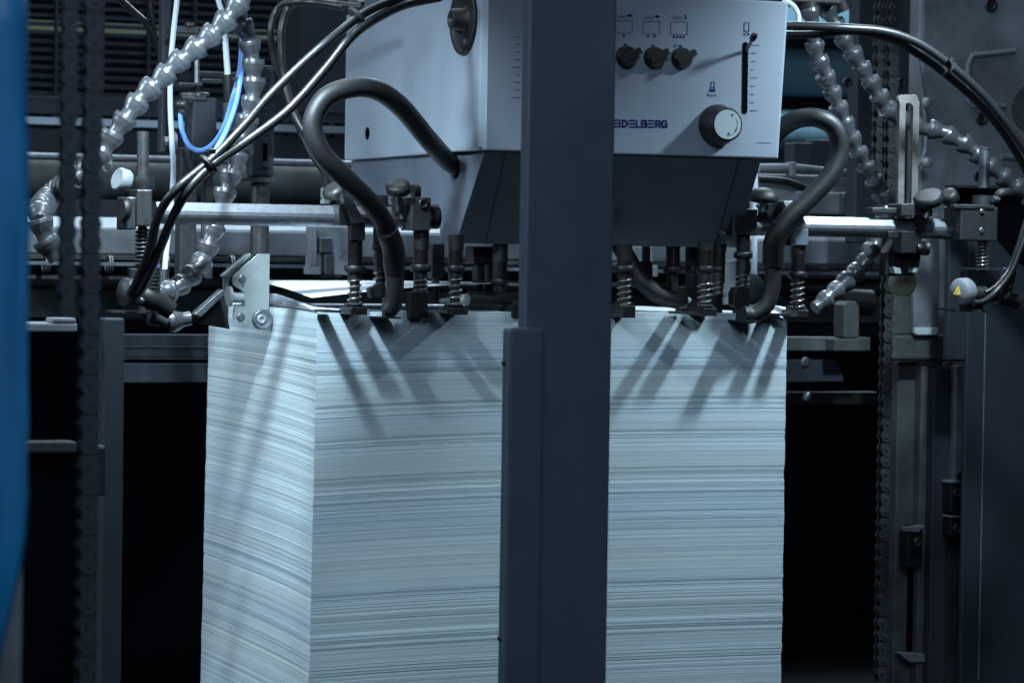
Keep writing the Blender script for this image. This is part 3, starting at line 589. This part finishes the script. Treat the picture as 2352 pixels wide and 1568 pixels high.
for q, l in (((828, 30, -.24), 'black cable tie where the cable pair crosses the box corner'), ((486, 370, -.30), 'black cable tie bundling cables and blue tube on the left')):
    c = at(*q); t = thing('cable_tie', l, 'cable tie', c, 'cable ties'); d = (at(q[0] + 30, q[1] - 26, q[2]) - c).normalized()
    obj('band', MB().lathe(c + Vector((0, .02, -.006)) - d * .003, d, [(0, .0215), (.006, .0215)], 18), BLK, t); obj('buckle', MB().lathe(c + Vector((0, 0, .014)), (0, -.3, 1), [(0, .007), (.008, .007)], 10), BLK, t)
tie = tag(obj('cable_tie', MB().lathe(at(548, 187, .215), (.1, 0, 1), [(0, .015), (.006, .015)], 14), BLK), 'small black cable tie around the two blue tubes', 'cable tie', 'cable ties')
tube_thing('cable', 'long black cable arching from the head to the upper right edge, upper of two', 'cable', [(1770, 62, -.06), (1830, 60, -.08), (1930, 64, -.10), (2030, 72, -.10), (2110, 100, -.10), (2180, 148, -.10), (2250, 210, -.10), (2300, 268, -.10), (2345, 330, -.10), (2400, 420, -.1)], .0088, CABL, cb)
tube_thing('cable', 'long black cable arching beneath the other toward the upper right edge', 'cable', [(1770, 80, -.05), (1860, 80, -.07), (1960, 72, -.09), (2050, 92, -.09), (2130, 140, -.08), (2190, 186, -.08), (2250, 240, -.08), (2300, 300, -.08), (2345, 370, -.08), (2385, 450, -.08)], .0078, CABL, cb)
t = thing('cable_tie', 'black cable tie on the arching cables at the upper right', 'cable tie', at(2180, 150, -.1), 'cable ties')
obj('band', MB().lathe(at(2176, 154, -.09), (at(2200, 175, -.09) - at(2176, 154, -.09)), [(0, .019), (.006, .019)], 16), BLK, t); obj('buckle', MB().lathe(at(2184, 142, -.12), (.3, -.2, 1), [(0, .007), (.009, .007)], 10), BLK, t)
tube_thing('white_tube', 'white tube curling out past the right top corner of the head box', 'tube', [(1800, 0, .12), (1822, 14, .12), (1834, 38, .12), (1828, 60, .12), (1802, 72, .12), (1780, 74, .12)], .0058, TUBW, 'thin white tubes', 10)
tube_thing('sensor_cable', 'grey cable dropping down the right edge to the yellow-labelled sensor, outer strand', 'cable', [(2370, 500, -.08), (2348, 560, -.08), (2322, 625, -.08), (2290, 668, -.08), (2260, 692, -.09), (2236, 696, -.09)], .0068, CABL, 'sensor cables')
tube_thing('sensor_cable', 'thin grey cable dropping down the right edge to the yellow-labelled sensor, inner strand', 'cable', [(2356, 505, -.06), (2336, 570, -.06), (2316, 620, -.06), (2288, 656, -.07), (2264, 672, -.07)], .0050, CABL, 'sensor cables')
tube_thing('cable', 'grey cable slanting down at the upper left in front of the grille', 'cable', [(262, -12, .9), (300, 22, .9), (345, 66, .9), (366, 118, .9), (372, 160, .9)], .008, CABL, cb)
tube_thing('cable', 'thin grey cable dropping steeply at the upper left beside the slanting one', 'cable', [(345, -12, .9), (350, 40, .9), (358, 90, .9), (368, 125, .9)], .0055, CABL, cb)
wc = thing('wall_cable', 'thin pale cable held by two clips on the right side frame', 'cable', at(2104, 380, .6)); obj('strand', MB().tube([at(*p) for p in ((2098, 85, .72), (2112, 160, .7), (2121, 229, .7), (2127, 300, .7), (2124, 350, .7), (2108, 380, .7), (2090, 392, .7))], .0048, 10), CAST, wc)
for q in ((2128, 236), (2128, 374)): obj('clip', MB().lathe(at(*q, .69), (0, -1, 0), [(0, .013), (.010, .011), (.012, .005)], 16), GALV, wc)
# ------------------------------------------------------------------ left and right corner sensors
def sensor(cx, side, lab1, lab2):
    Y = -.03; o = cx
    if side < 0:
        cl = thing('corner_clamp', lab1, 'clamp', at(320, 600, Y), 'square clamps at the ends of the cross bars')
        obj('block', MB().pb(314, 435, 350, 520, Y, .06).pb(283, 452, 314, 528, Y + .01, .05), STD, cl, .003)
        obj('rod', MB().cyl(at(328, 302, Y + .03), at(328, 410, Y + .03), .0115, n=8), STD, cl); obj('collar', MB().lathe(at(330, 407, Y + .03), (0, 0, -1), [(0, .020), (.022, .020), (.024, .017)], 24), STD, cl)
        obj('spring', MB().helix(at(327, 528, Y + .03), at(327, 612, Y + .03), .0115, .0022, 9), STD, cl); obj('screw_rod', MB().cyl(at(327, 520, Y + .03), at(327, 640, Y + .03), .0085), OIL, cl)
        obj('pad', MB().lathe(at(292, 418, Y - .01), (-.8, -.25, .22), [(0, .020), (.003, .022), (.020, .022), (.023, .019)], 28), CAST, cl); obj('knob', MB().lathe(at(292, 482, Y), (-1, -.2, 0), [(0, .020), (.006, .024), (.013, .02)], 20), BLK, cl)
        sn = thing('sheet_sensor', lab2, 'sensor', at(310, 722, Y), 'corner sheet sensors')
        obj('disc', MB().lathe(at(304, 672, Y), (-1, -.35, 0), [(0, .026), (.006, .028), (.016, .027), (.022, .02), (.023, .004)], 28), STD, sn)
        obj('arm', MB().pb(298, 616, 316, 700, Y - .01, .02), BLK, sn, .002); obj('base_plate', MB().pb(258, 714, 366, 719, Y - .03, .05), STD, sn); obj('body', MB().tube([at(306, 664, Y), at(335, 680, Y - .02), at(370, 698, Y - .02), at(394, 714, Y - .02)], lambda t: .021 - .007 * abs(t - .4), 16), BLK, sn)
        gp = at(348, 614, Y - .02); obj('gland', ridged(gp.x, gp.y, gp.z, gp.z - .045, .018, .007), STD, sn)
        obj('gland_cap', MB().lathe(at(348, 615, Y - .02), (0, 0, 1), [(0, .0155), (.008, .014)], 18), VIO, sn)
        obj('elbow', MB().tube([at(330, 690, Y - .03), at(315, 690, Y - .03), at(304, 672, Y - .05)], .009, 12), STD, sn)
    else:
        cl = thing('corner_clamp', lab1, 'clamp', at(2250, 600, Y), 'square clamps at the ends of the cross bars')
        obj('block', MB().pb(2206, 475, 2292, 553, Y, .07), STD, cl, .003); obj('yoke', MB().pb(2192, 470, 2285, 480, Y - .003, .03), STD, cl, .002)
        for q in ((2255, 485), (2254, 529)): obj('screw', MB().lathe(at(*q, Y - .0005), (0, -1, 0), [(0, .006), (.003, .005), (.003, .003)], 14), STL, cl)
        obj('rod', MB().cyl(at(2262, 345, Y + .03), at(2260, 432, Y + .03), .0115, n=8).lathe(at(2263, 342, Y + .03), (0, 0, 1), [(0, .014), (.002, .014)], 12), STL, cl)
        obj('collar', MB().lathe(at(2257, 449, Y + .03), (0, 0, -1), [(0, .021), (.024, .021)], 24), STD, cl)
        obj('elbow_lever', MB().tube([at(2285, 462, Y + .01), at(2298, 446, Y), at(2320, 444, Y)], .010, 14), BLK, cl); obj('lever_pin', MB().cyl(at(2280, 458, Y), at(2294, 458, Y), .007), STL, cl)
        obj('spring', MB().helix(at(2256, 555, Y + .03), at(2256, 622, Y + .03), .0125, .0013, 8), SPR, cl); obj('screw_rod', MB().cyl(at(2256, 553, Y + .03), at(2256, 625, Y + .03), .0095), OIL, cl)
        sn = thing('sheet_sensor', lab2, 'sensor', at(2220, 715, Y), 'corner sheet sensors')
        obj('bracket', MB().pb(2221, 624, 2231, 716, Y - .01, .03).pb(2231, 680, 2259, 716, Y + .012, .006), OIL, sn, .001); obj('flange', MB().pb(2223, 615, 2304, 620, Y - .02, .05), STD, sn)
        dd = obj('disc', MB().lathe(at(2222, 670, Y - .01), (-1, -.35, 0), [(0, .026), (.006, .029), (.024, .028), (.030, .022), (.031, .004)], 32), CAST, sn)
        c = at(2198, 668, Y - .040); tri = MB().prism([c + Vector((-.008, 0, -.007)), c + Vector((.008, .000, -.007)), c + Vector((.0045, 0, .010)), c + Vector((.002, 0, .010))], (0, -.0008, 0)); td = obj('warning_label', tri, YEL, dd)
        c = c + Vector((0, -.0012, 0)); obj('warning_symbol', MB().prism([c + Vector((.0012, 0, -.005)), c + Vector((.0022, 0, -.005)), c + Vector((.004, 0, .006)), c + Vector((.003, 0, .006))], (0, -.0004, 0)).prism([c + Vector((-.005, 0, -.005)), c + Vector((-.004, 0, -.005)), c + Vector((.001, 0, .004)), c + Vector((.0005, 0, .004))], (0, -.0004, 0)), INK, dd)
        obj('barrel', MB().cyl(at(2224, 676, Y - .01), at(2262, 676, Y - .01), .0175), BLK, sn); obj('tail', MB().cyl(at(2260, 678, Y - .01), at(2290, 680, Y - .01), .014, .011), STD, sn)
        obj('base_plate', MB().pp([(2166, 708), (2225, 711), (2262, 711), (2262, 716), (2210, 716)], Y - .02, .05), STD, sn)
        obj('gland', MB().lathe(at(2318, 622, Y), at(2308, 668, Y) - at(2318, 622, Y), [(k * .0045 + j * .002, .0165 if j == 0 else .0145) for k in range(9) for j in (0, 1)], 18, False), STD, sn)
        obj('gland_cap', MB().lathe(at(2318, 623, Y), (.1, 0, 1), [(0, .0145), (.006, .0135)], 18), VIO, sn); obj('grip', MB().tube([at(2290, 682, Y), at(2312, 684, Y), at(2338, 692, Y)], .0165, 16), BLK, sn)
sensor(0, -1, 'dark square clamp with pale tilted pad at the left end of the cross bar', 'black corner sensor with violet cap at the left, under the descending cables')
sensor(0, 1, 'dark square clamp with upright octagonal rod at the right bar end', 'corner sensor with yellow warning triangle in front of the blue-grey panel')
# right mid assembly
sb = thing('slotted_bar', 'upright worn steel bar with a long slot, standing above the right cross bar', 'slotted bar', at(2087, 500, .05))
Yb = .05
obj('strip', MB().pb(2064, 232, 2078, 560, Yb, .012).pb(2095, 232, 2109, 560, Yb, .012).pp([(2064, 233), (2064, 225), (2069, 218), (2104, 218), (2109, 225), (2109, 233), (2095, 244), (2093, 239), (2087, 237), (2081, 239), (2078, 244)], Yb + .0002, .0118), SLOTM, sb, .0008)
rc = thing('sliding_clamp', 'dark clamp block sliding on the right cross bar below the slotted bar', 'clamp', at(2080, 640, 0))
obj('top_block', MB().pp([(2071, 468), (2120, 466), (2128, 480), (2143, 482), (2143, 497), (2071, 496)], -.02, .06).pb(2004, 477, 2071, 490, 0, .03), STD, rc, .002)
obj('strap', MB().pp([(2103, 497), (2122, 497), (2126, 515), (2126, 531), (2110, 531)], -.012, .008), BLK, rc); obj('hanger', MB().pb(2070, 531, 2118, 582, -.01, .04).pb(2040, 531, 2070, 548, 0, .03), OIL, rc, .002)
obj('pin', MB().lathe(at(2106, 570, -.01), (1, -.2, 0), [(0, .010), (.012, .010), (.012, .0145), (.024, .0145)], 20), OIL, rc); obj('jaw', MB().pp([(2033, 634), (2036, 580), (2052, 554), (2072, 550), (2118, 580), (2112, 612), (2100, 633)], .03, .03), OIL, rc, .003)
obj('pad', MB().pp([(2051, 612), (2068, 616), (2070, 628), (2056, 628)], .0, .02).pp([(2098, 616), (2118, 614), (2120, 622), (2096, 626)], .0, .02), GALV, rc)
tag(obj('ball_bumper', MB().lathe(at(2073, 628, .10), (0, 0, -1), [(0, .024), (.012, .029), (.025, .029), (.038, .024), (.048, .012)], 24), BRASS), 'cream coloured round bumper hanging below the sliding clamp', 'bumper')
# ------------------------------------------------------------------ chains
def link_mesh(p, w, th, pin, inner, m):
    mb = MB(); poly = []
    for a in range(0, 181, 22): poly.append((w / 2 * math.cos(math.radians(a)), p / 2 + w / 2 * math.sin(math.radians(a))))
    poly.append((-w * .36, 0))
    for a in range(180, 361, 22): poly.append((w / 2 * math.cos(math.radians(a)), -p / 2 + w / 2 * math.sin(math.radians(a))))
    poly.append((w * .36, 0)); g = (.006 if inner else .0088) * p / .024
    for y in (-g - th, g): mb.prism([(x, y, z) for x, z in poly], (0, th, 0))
    for z in (-p / 2, p / 2): mb.lathe((0, -g - th - (.0 if inner else .002), z), (0, 1, 0), [(0, pin * .8), (.001, pin), (2 * g + 2 * th + (.0 if inner else .004), pin)], 10)
    me = bpy.data.meshes.new('link'); me.from_pydata(mb.v, [], mb.f); me.polygons.foreach_set('use_smooth', mb.sm)
    b = bmesh.new(); b.from_mesh(me); bmesh.ops.recalc_face_normals(b, faces=b.faces); b.to_mesh(me); b.free(); me.materials.append(m); return me
def chain(px0, py0, px1, py1, Y, pitch_px, w_px, label, rz=0, m=CHAIN):
    a, b = at(px0, py0, Y), at(px1, py1, Y); k = (a - b).length / math.hypot(px1 - px0, py1 - py0); p = pitch_px * k; w = w_px * k
    b.x = a.x; root = thing('roller_chain', label, 'chain', b, 'roller chains'); n = int((a.z - b.z) / p); mi, mo = link_mesh(p, w, .0022, w * .26, True, m), link_mesh(p, w * .96, .0022, w * .17, False, m)
    for i in range(n):
        o = bpy.data.objects.new('link', mi if i % 2 else mo); C.objects.link(o); o.parent = root; o.location = Vector((a.x, Y, a.z - p * (i + .5))) - b; o.rotation_euler = (0, random.uniform(-.02, .02), rz); ROOT[o.name] = b
    return root
chain(160, -40, 152, 730, -1.9, 44, 40, 'blurred dark chain nearest the blue sheet, ending above the ledge')
chain(214, -40, 200, 1600, -1.85, 46, 46, 'long blurred dark chain on the left running the full height of the view')
chain(2024, -40, 2012, 400, .45, 29, 26, 'narrow roller chain at the upper right, half hidden behind the segmented hose', 0, CHN2)
chain(2052, -40, 2044, 560, .42, 29, 28, 'roller chain directly behind the slotted bar', 0, CHN2)
chain(2038, 630, 2026, 1600, .25, 28.5, 26, 'roller chain running down right of the pile in front of the dark gap', .0, CHN2)
# ------------------------------------------------------------------ blue sheet at the left edge, ledges
bs = []; Yv = -2.4
edge = [(x + 7, y) for x, y in [(68, -60), (70, 60), (72, 160), (69, 250), (74, 330), (70, 420), (73, 520), (68, 620), (66, 740), (66, 860), (68, 960), (62, 1050), (64, 1140), (58, 1230), (48, 1300), (30, 1380), (8, 1480), (-12, 1600)]]
f = MB(); vs = []; nn = len(edge)
for k, (x, y) in enumerate(edge):
    for j, dx in enumerate((0, -14, -40, -90, -200)):
        p = at(x + dx, y, Yv); vs.append(p + Vector((0, .012 * math.sin(j * 1.9 + k * .35) + .02 * (j == 0), 0)))
fs = [(k * 5 + j, k * 5 + j + 1, (k + 1) * 5 + j + 1, (k + 1) * 5 + j) for k in range(nn - 1) for j in range(4)]
f.add(vs, fs, True); bo = obj('blue_curtain', f, BLUE); so = bo.modifiers.new('thickness', 'SOLIDIFY'); so.thickness = .004; tag(bo, 'blurred bright blue plastic sheet along the left edge of the view', 'plastic sheet')
tag(obj('metal_sheet', MB().pb(-260, 1180, 50, 1640, -2.2, .01), CAST), 'pale grey panel edge below the blue sheet at the lower left', 'panel')
fr = thing('left_frame', 'dark machine side frame with ledges at the left of the paper pile', 'machine frame', at(250, 1500, .5))
obj('upright', MB().box((at(234, 1200, -.2).x, -.2, 0), (at(282, 1200, -.2).x, -.16, at(250, 730, -.2).z)), PANEL, fr, .004)
obj('ledge', MB().pb(60, 1014, 178, 1040, -.5, .05), CASTD, fr, .004); obj('upper_ledge', MB().pb(60, 742, 178, 762, -.3, .12).pb(120, 730, 175, 742, -.3, .05), CAST, fr, .003)
obj('bracket', MB().pb(212, 1028, 243, 1138, -.5, .06), PANEL, fr, .003); obj('bracket_top', MB().pb(210, 1024, 240, 1030, -.502, .06), GALV, fr)
rl = thing('lower_rail', 'pair of dark steel rails behind the left side of the pile', 'rail', at(380, 880, .5))
obj('upper_bar', MB().pb(284, 768, 520, 822, .80, .06), PANEL, rl, .003); obj('lower_bar', MB().pb(284, 834, 520, 879, .79, .05), PANEL, rl, .003); obj('edge_strip', MB().pb(284, 794, 520, 798, .795, .005).pb(284, 822, 520, 825, .795, .005), STD, rl)
# ------------------------------------------------------------------ machine behind the pile
fb = thing('feed_board', 'pale painted cross beam of the feed board behind the pile', 'beam', at(1300, 600, 1.1))
def longbar(x0, x1, y, h, Y, d):                    # level bar along X given by its height at x=400
    a = at(400, y, Y).z; b = at(400, y + h, Y).z; return MB().box((at(x0, y, Y).x, Y, b), (at(x1, y, Y).x, Y + d, a))
obj('beam_top', MB().prism([(at(-60, 502, 1.0).x, 1.0 + y, at(400, 528, 1.0).z + z) for y, z in ((0, 0), (.2, 0), (.2, .027), (.03, .024), (.0, .003))], (at(2100, 500, 1.0).x - at(-60, 500, 1.0).x, 0, 0)), BEAM, fb, .001); obj('beam_face', longbar(-60, 2100, 528, 58, .99, .2), CAST, fb, .004)
obj('lower_lip', longbar(-60, 2100, 588, 12, .96, .05), STD, fb, .002)
rr = tag(obj('drive_shaft', MB().cyl(at(-60, 640, 1.05), at(2120, 662, 1.05), .022), OIL), 'dark round shaft running below the pale beam', 'shaft')
tag(obj('guide_rail', longbar(-60, 2110, 604, 8, .93, .02), STL), 'thin pale guide rail just below the beam', 'rail')
tag(obj('lower_crossmember', longbar(-60, 2110, 655, 75, 1.2, .2), CASTD), 'dark crossmember beneath the shafts behind the pile', 'crossmember')
cl_ = thing('coil_conveyor', 'row of small coiled rings on the thin rail, left of the pile', 'coils', at(400, 610, .9))
for x in (105, 250, 345, 380, 530, 560): obj('coil', MB().helix(at(x - 6, 606, .95), at(x + 6, 606, .95), .018, .002, 2.2), STL, cl_)
ru = thing('upper_roller', 'big dark grey roller with pale rod above it on the left background', 'roller', at(400, 460, 1.7))
ya = at(400, 415, 1.7); ra = .052
obj('drum', MB().cyl((at(-80, 400, 1.7).x, 1.7, ya.z), (at(1300, 400, 1.7).x, 1.7, ya.z), ra, n=40), CASTD, ru); zz = at(400, 367, 1.6).z; obj('rod', MB().cyl((at(-80, 400, 1.6).x, 1.6, zz), (at(1300, 400, 1.6).x, 1.6, zz), .009), STL, ru)
tag(obj('back_plate', longbar(-80, 1300, 462, 44, 1.5, .1), PANEL), 'dark flat plate below the big roller in the background', 'plate')
eb = thing('end_screw_lug', 'small bright lug with socket screw near the left chain', 'lug', at(245, 385, .9)); obj('lug', MB().pp([(234, 366), (258, 366), (258, 384), (250, 394), (242, 394), (236, 384)], .9, .01), GALV, eb, .001); obj('screw', MB().lathe(at(248, 384, .9), (0, -1, 0), [(0, .008), (.004, .007)], 14), STD, eb)
# bearing block behind the pile, left of the cowl, and others
bb = thing('bearing_block', 'grey cast bearing block on the feed board between the cross bar and the pile', 'bearing block', at(780, 640, .75))
Yk = .78
obj('block', MB().pb(724, 520, 830, 632, Yk, .07), CAST, bb, .003); obj('post', MB().pb(712, 520, 728, 622, Yk - .02, .03).pb(710, 612, 735, 630, Yk - .03, .04), CAST, bb, .002)
obj('nose', MB().pb(735, 546, 764, 580, Yk - .03, .05).pp([(745, 580), (766, 580), (768, 630), (744, 632)], Yk - .02, .04), STD, bb, .004)
obj('screw', MB().lathe(at(787, 587, Yk - .0005), (0, -1, 0), [(0, .010), (.003, .010), (.003, .005), (.001, .005)], 18), STL, bb); obj('foot', MB().pb(735, 630, 785, 638, Yk, .05), BLK, bb)
grs = thing('grease_nipple', 'small pale pipe fitting above the left cross bar end', 'fitting', at(747, 470, .6)); obj('hex', MB().lathe(at(747, 468, .6), (0, 0, 1), [(0, .011), (.009, .011), (.009, .007), (.012, .007), (.012, .010), (.034, .010), (.034, .006)], 6, False), GALV, grs)
bb2 = thing('bearing_block', 'grey cast bearing block seen under the cowl, right of the post', 'bearing block', at(1600, 640, .75))
obj('block', MB().pb(1466, 566, 1500, 632, Yk, .07).pb(1480, 610, 1512, 636, Yk - .02, .04), CAST, bb2, .003); obj('column', MB().pb(1640, 560, 1660, 640, Yk, .05), CAST, bb2, .003)
cvp = thing('clear_stop', 'pale translucent upright stop between two suckers at the right of the pile', 'stop', at(1688, 690, .5)); obj('plate', MB().pb(1664, 598, 1690, 700, .5, .02), CAST, cvp, .002); obj('rod', MB().cyl(at(1734, 400, .5), at(1732, 640, .5), .0068), TUBW, cvp); obj('disc', MB().lathe(at(1722, 660, .5), (0, -1, 0), [(0, .03), (.012, .03), (.014, .008)], 24), CASTD, cvp)
# louvred guard grille, upper left background
gg = thing('guard_grille', 'dark louvred guard grille in the upper left background', 'grille', at(500, 300, 2.4))
g1 = MB()
for k in range(16): z = at(400, -30 + k * 19.5, 2.4).z; g1.box((at(-100, 0, 2.4).x, 2.4, z - .0045), (at(1300, 0, 2.4).x, 2.43, z + .0045))
obj('slat', g1, BGRY, gg); g2 = MB()
for k in range(12): x = at(20 + k * 106, 100, 2.38).x; g2.box((x - .004, 2.36, at(400, 330, 2.38).z), (x + .004, 2.375, at(400, -60, 2.38).z))
obj('upright_bar', g2, BGRY, gg)
obj('solid_band', MB().pb(-100, 238, 1300, 276, 2.3, .03), BGRY, gg, .003)
tag(obj('olive_light_strip', MB().pb(-100, 58, 790, 80, 2.9, .05), OLIVE), 'blurred olive bar standing in for a faint strip of light through the guard grille', 'rail')
tag(obj('bluish_light_strip', MB().pb(410, 180, 1100, 194, 2.8, .05), PANEL), 'blue-grey bar standing in for a bluish strip of light behind the grille at mid height', 'rail')  # bar added in place of a bluish strip of light
tag(obj('bright_rail', MB().pb(-100, 284, 1250, 300, 2.25, .30), PALE), 'rail coloured pale for its bright reflection, crossing the background behind the segmented hose', 'rail')
tag(obj('dark_housing', MB().pb(690, -60, 900, 260, 1.9, .2), BGRY), 'dark blue-grey housing behind the left edge of the head box', 'housing')
tag(obj('inner_plate', longbar(-80, 1400, 305, 52, 2.1, .1), BGRY), 'dark plate below the bright rail in the background', 'plate')
# blurred blue units upper right
bu = thing('blue_press_unit', 'blurred light blue press cover seen past the right side of the head', 'press unit', at(1900, 300, 4.0))
obj('cover', MB().pb(1700, -60, 2075, 84, 4.0, .4), BGBL, bu, .02); 
obj('cylinder', MB().cyl(at(1650, 300, 4.2), at(2110, 306, 4.2), .075, n=32), BGBL, bu); obj('lower_cover', MB().pb(1700, 352, 2075, 460, 4.3, .3), BGBL, bu, .02); obj('cylinder_top', MB().cyl(at(1650, 165, 4.2), at(2110, 168, 4.2), .085, n=32), BGBL, bu)
rp = thing('register_plate', 'grey cast plate with holes behind the right rubber hose', 'plate', at(1880, 480, .9))
obj('rear_plate', MB().pb(1742, 402, 1986, 485, .95, .05), CAST, rp, .006); obj('front_plate', MB().pb(1830, 442, 1966, 492, .9, .05), CAST, rp, .004)
obj('screw', MB().lathe(at(1945, 452, .9), (0, -1, 0), [(0, .012), (.003, .012), (.003, .006), (.001, .006)], 18).lathe(at(1978, 415, .95), (0, -1, 0), [(0, .007), (.001, .007)], 14), STL, rp)
obj('dark_arch', MB().tube([at(1740, 412, .93), at(1790, 415, .93), at(1830, 425, .93), at(1858, 440, .93)], .009, 10), BLK, rp)
lk = thing('link_rod', 'pale jointed rod above the cast plate, behind the right hose', 'rod', at(1850, 380, .85)); obj('rod', MB().tube([at(1742, 386, .9), at(1820, 386, .9), at(1880, 392, .9), at(1980, 402, .9)], .010, 12), CAST, lk); obj('joint', MB().pb(1818, 372, 1830, 405, .88, .03), CAST, lk, .002)
dh = tag(obj('dark_bracket', MB().pb(1822, 328, 1865, 402, 1.1, .05).pb(1865, 322, 1960, 400, 1.12, .04), PANEL, None, .003), 'dark square bracket in front of the blue press covers', 'bracket')
# ------------------------------------------------------------------ right side frame
rf = thing('right_frame', 'big grey cast side frame filling the right of the view', 'machine frame', at(2200, 1500, .55))
Yr = .75
xa, xb_ = at(1985, 400, Yr).x, at(2700, 400, Yr).x
obj('inner_wall', MB().pb(1968, -80, 2110, 560, Yr + .05, .05), PANEL, rf, .004)
obj('upper_casting', MB().box((at(2110, 300, Yr).x, Yr, at(2200, 828, Yr).z), (xb_, Yr + .08, at(2200, -80, Yr).z)), CAST, rf, .01)
# raised ribs of a cast recess
def rib(pts, w=.012): return MB().tube([at(x, y, Yr - .002) for x, y in pts], w, 8, True)
obj('casting_rib', rib([(2330, 118), (2232, 128), (2224, 150), (2224, 232), (2232, 244), (2310, 244)], .007), CAST, rf)
obj('casting_edge', rib([(2300, 360), (2400, 366)], .008), CAST, rf)
for q, r in (((2275, 12), .017), ((2254, 272), .016), ((2246, 405), .012), ((1946, 190), .012), ((2070, 190), .012)):
    obj('socket_screw', MB().lathe(at(*q, Yr - .0005), (0, -1, 0), [(0, r), (.004, r), (.004, r * .55), (.0015, r * .5)], 20), STD, rf)
obj('recess_boss', MB().lathe(at(2372, 250, Yr), (0, -1, 0), [(0, .06), (.006, .058)], 30), CASTD, rf)
# pale column with rounded pocket
pk = [(2158, 490), (2158, 765)] + [(2152 + 6 * math.cos(math.radians(a)), 765 + 6 * math.sin(math.radians(a))) for a in (30, 60, 90)] + [(2106 + 7 * math.cos(math.radians(a)), 764 + 7 * math.sin(math.radians(a))) for a in (100, 130, 160, 180)] + [(2099, 490)]
obj('pocket', MB().pp(pk, .50, .02), CAST, rf, .004); obj('pocket_sill', MB().pp([(2101, 752), (2156, 752), (2156, 764), (2151, 769), (2106, 769), (2101, 764)], .496, .01), BEAM, rf, .002)
obj('shoulder', MB().pb(2050, 636, 2099, 770, .52, .05).pb(2050, 770, 2200, 826, .51, .06), CASTD, rf, .006)
obj('column', MB().pb(2110, 832, 2158, 1640, .53, .06), CASTD, rf, .004); obj('guide_strip', MB().pb(2139, 846, 2176, 1640, .50, .04), PANEL, rf, .003)
obj('frame_edge', MB().pb(2194, 838, 2216, 1108, .49, .05), CAST, rf, .003); obj('frame_back', MB().pb(2176, 832, 2222, 1640, .545, .04), CASTD, rf, .003)
obj('inner_column', MB().pb(2056, 830, 2110, 1640, .56, .05), CASTD, rf, .004)
for y0, y1 in ((1108, 1176), (1186, 1230)): obj('stop_block', MB().pb(2184, y0, 2222, y1, .46, .04), OIL, rf, .002)
obj('block_top', MB().pb(2184, 1104, 2205, 1108, .458, .04).pb(2184, 1184, 2207, 1187, .458, .04), GALV, rf)
for q in ((2204, 1092), (2198, 1132), (2198, 1213), (2108, 1244)): obj('socket_screw', MB().lathe(at(*q, .456), (0, -1, 0), [(0, .010), (.004, .010), (.004, .0055), (.001, .005)], 18), STD, rf)
obj('lower_block', MB().pb(2085, 1216, 2120, 1300, .50, .04), OIL, rf, .002); obj('lower_ledge', MB().pp([(2086, 1212), (2124, 1206), (2124, 1210), (2112, 1214), (2112, 1220), (2086, 1220)], .498, .03), CAST, rf); obj('lower_ledge', MB().pp([(2068, 1500), (2124, 1500), (2124, 1518), (2092, 1520), (2078, 1510)], .52, .03), CAST, rf)
obj('notch', MB().pb(2084, 1205, 2122, 1212, .53, .01).pb(2086, 1300, 2118, 1500, .55, .006), VOID, rf)
pn = thing('machine_cover', 'smooth dark blue-grey cover panel at the right edge', 'panel', at(2300, 1500, .35))
obj('cover', MB().box((at(2218, 900, .35).x, .35, 0), (at(2700, 900, .35).x, .365, at(2280, 548, .35).z)), PANEL, pn, .004); obj('upper_cover', MB().box((at(2182, 500, .35).x, .352, at(2280, 828, .35).z), (at(2700, 900, .35).x, .372, at(2280, 430, .35).z)), PANEL, pn, .004)
obj('shadow_gap', MB().pp([(2200, 440), (2420, 434), (2420, 650), (2330, 590), (2292, 545), (2240, 540), (2200, 470)], .342, .006), VOID, pn); obj('panel_seam', MB().pb(2255, 720, 2256.5, 1560, .349, .002), CAST, pn)  # first piece: flat black slab painted in for the shadowed gap
tag(obj('dark_recess', MB().pb(2196, 428, 2500, 434, .30, .05), STD), 'dark lip along the top of the right cover panel', 'lip')
# things right of the pile, below the bar
mr = thing('side_lay_bracket', 'pale upright lug on a dark beam right of the pile', 'bracket', at(1950, 800, .55))
obj('lug', MB().pp([(1938, 776), (1938, 700), (1946, 692), (1966, 692), (1974, 702), (1974, 776)], .55, .05), CASTD, mr, .003); obj('beam', MB().pb(1790, 774, 2000, 806, .58, .05), CASTD, mr, .003); obj('beam_end', MB().pb(1916, 778, 1976, 806, .54, .04), CASTD, mr, .003)
obj('hub', MB().cyl(at(1905, 690, .8), at(2000, 695, .8), .03), OIL, mr)
lp_ = thing('curved_plate', 'grey plate with rounded end and a screw, right of the pile below the beam', 'plate', at(1870, 880, .6)); obj('plate', MB().pp([(1780, 826), (1918, 826), (1930, 842), (1937, 862), (1938, 876), (1780, 878)], .60, .02), PANEL, lp_, .002); obj('screw', MB().lathe(at(1849, 831, .599), (0, -1, 0), [(0, .012), (.004, .011), (.004, .006)], 18), STL, lp_)
obj('under_bar', MB().pb(1780, 900, 2016, 930, .7, .06), OIL, lp_, .003); obj('knuckle', MB().lathe(at(1850, 918, .6), (.3, -.2, 1), [(0, .008), (.012, .010), (.018, .006)], 14), STL, lp_)
tag(obj('far_frame', MB().pb(1780, 600, 2060, 770, 1.3, .05), OIL), 'dark frame plate in the gap right of the pile', 'plate')
# near-black slab added behind, its colour makes the gaps read as shade
tag(obj('shade_backing', MB().box((-3.0, 2.0, 0), (4.5, 2.1, .93)), VOID), 'near-black backing slab added to darken the shaded gap behind the pile', 'backing')
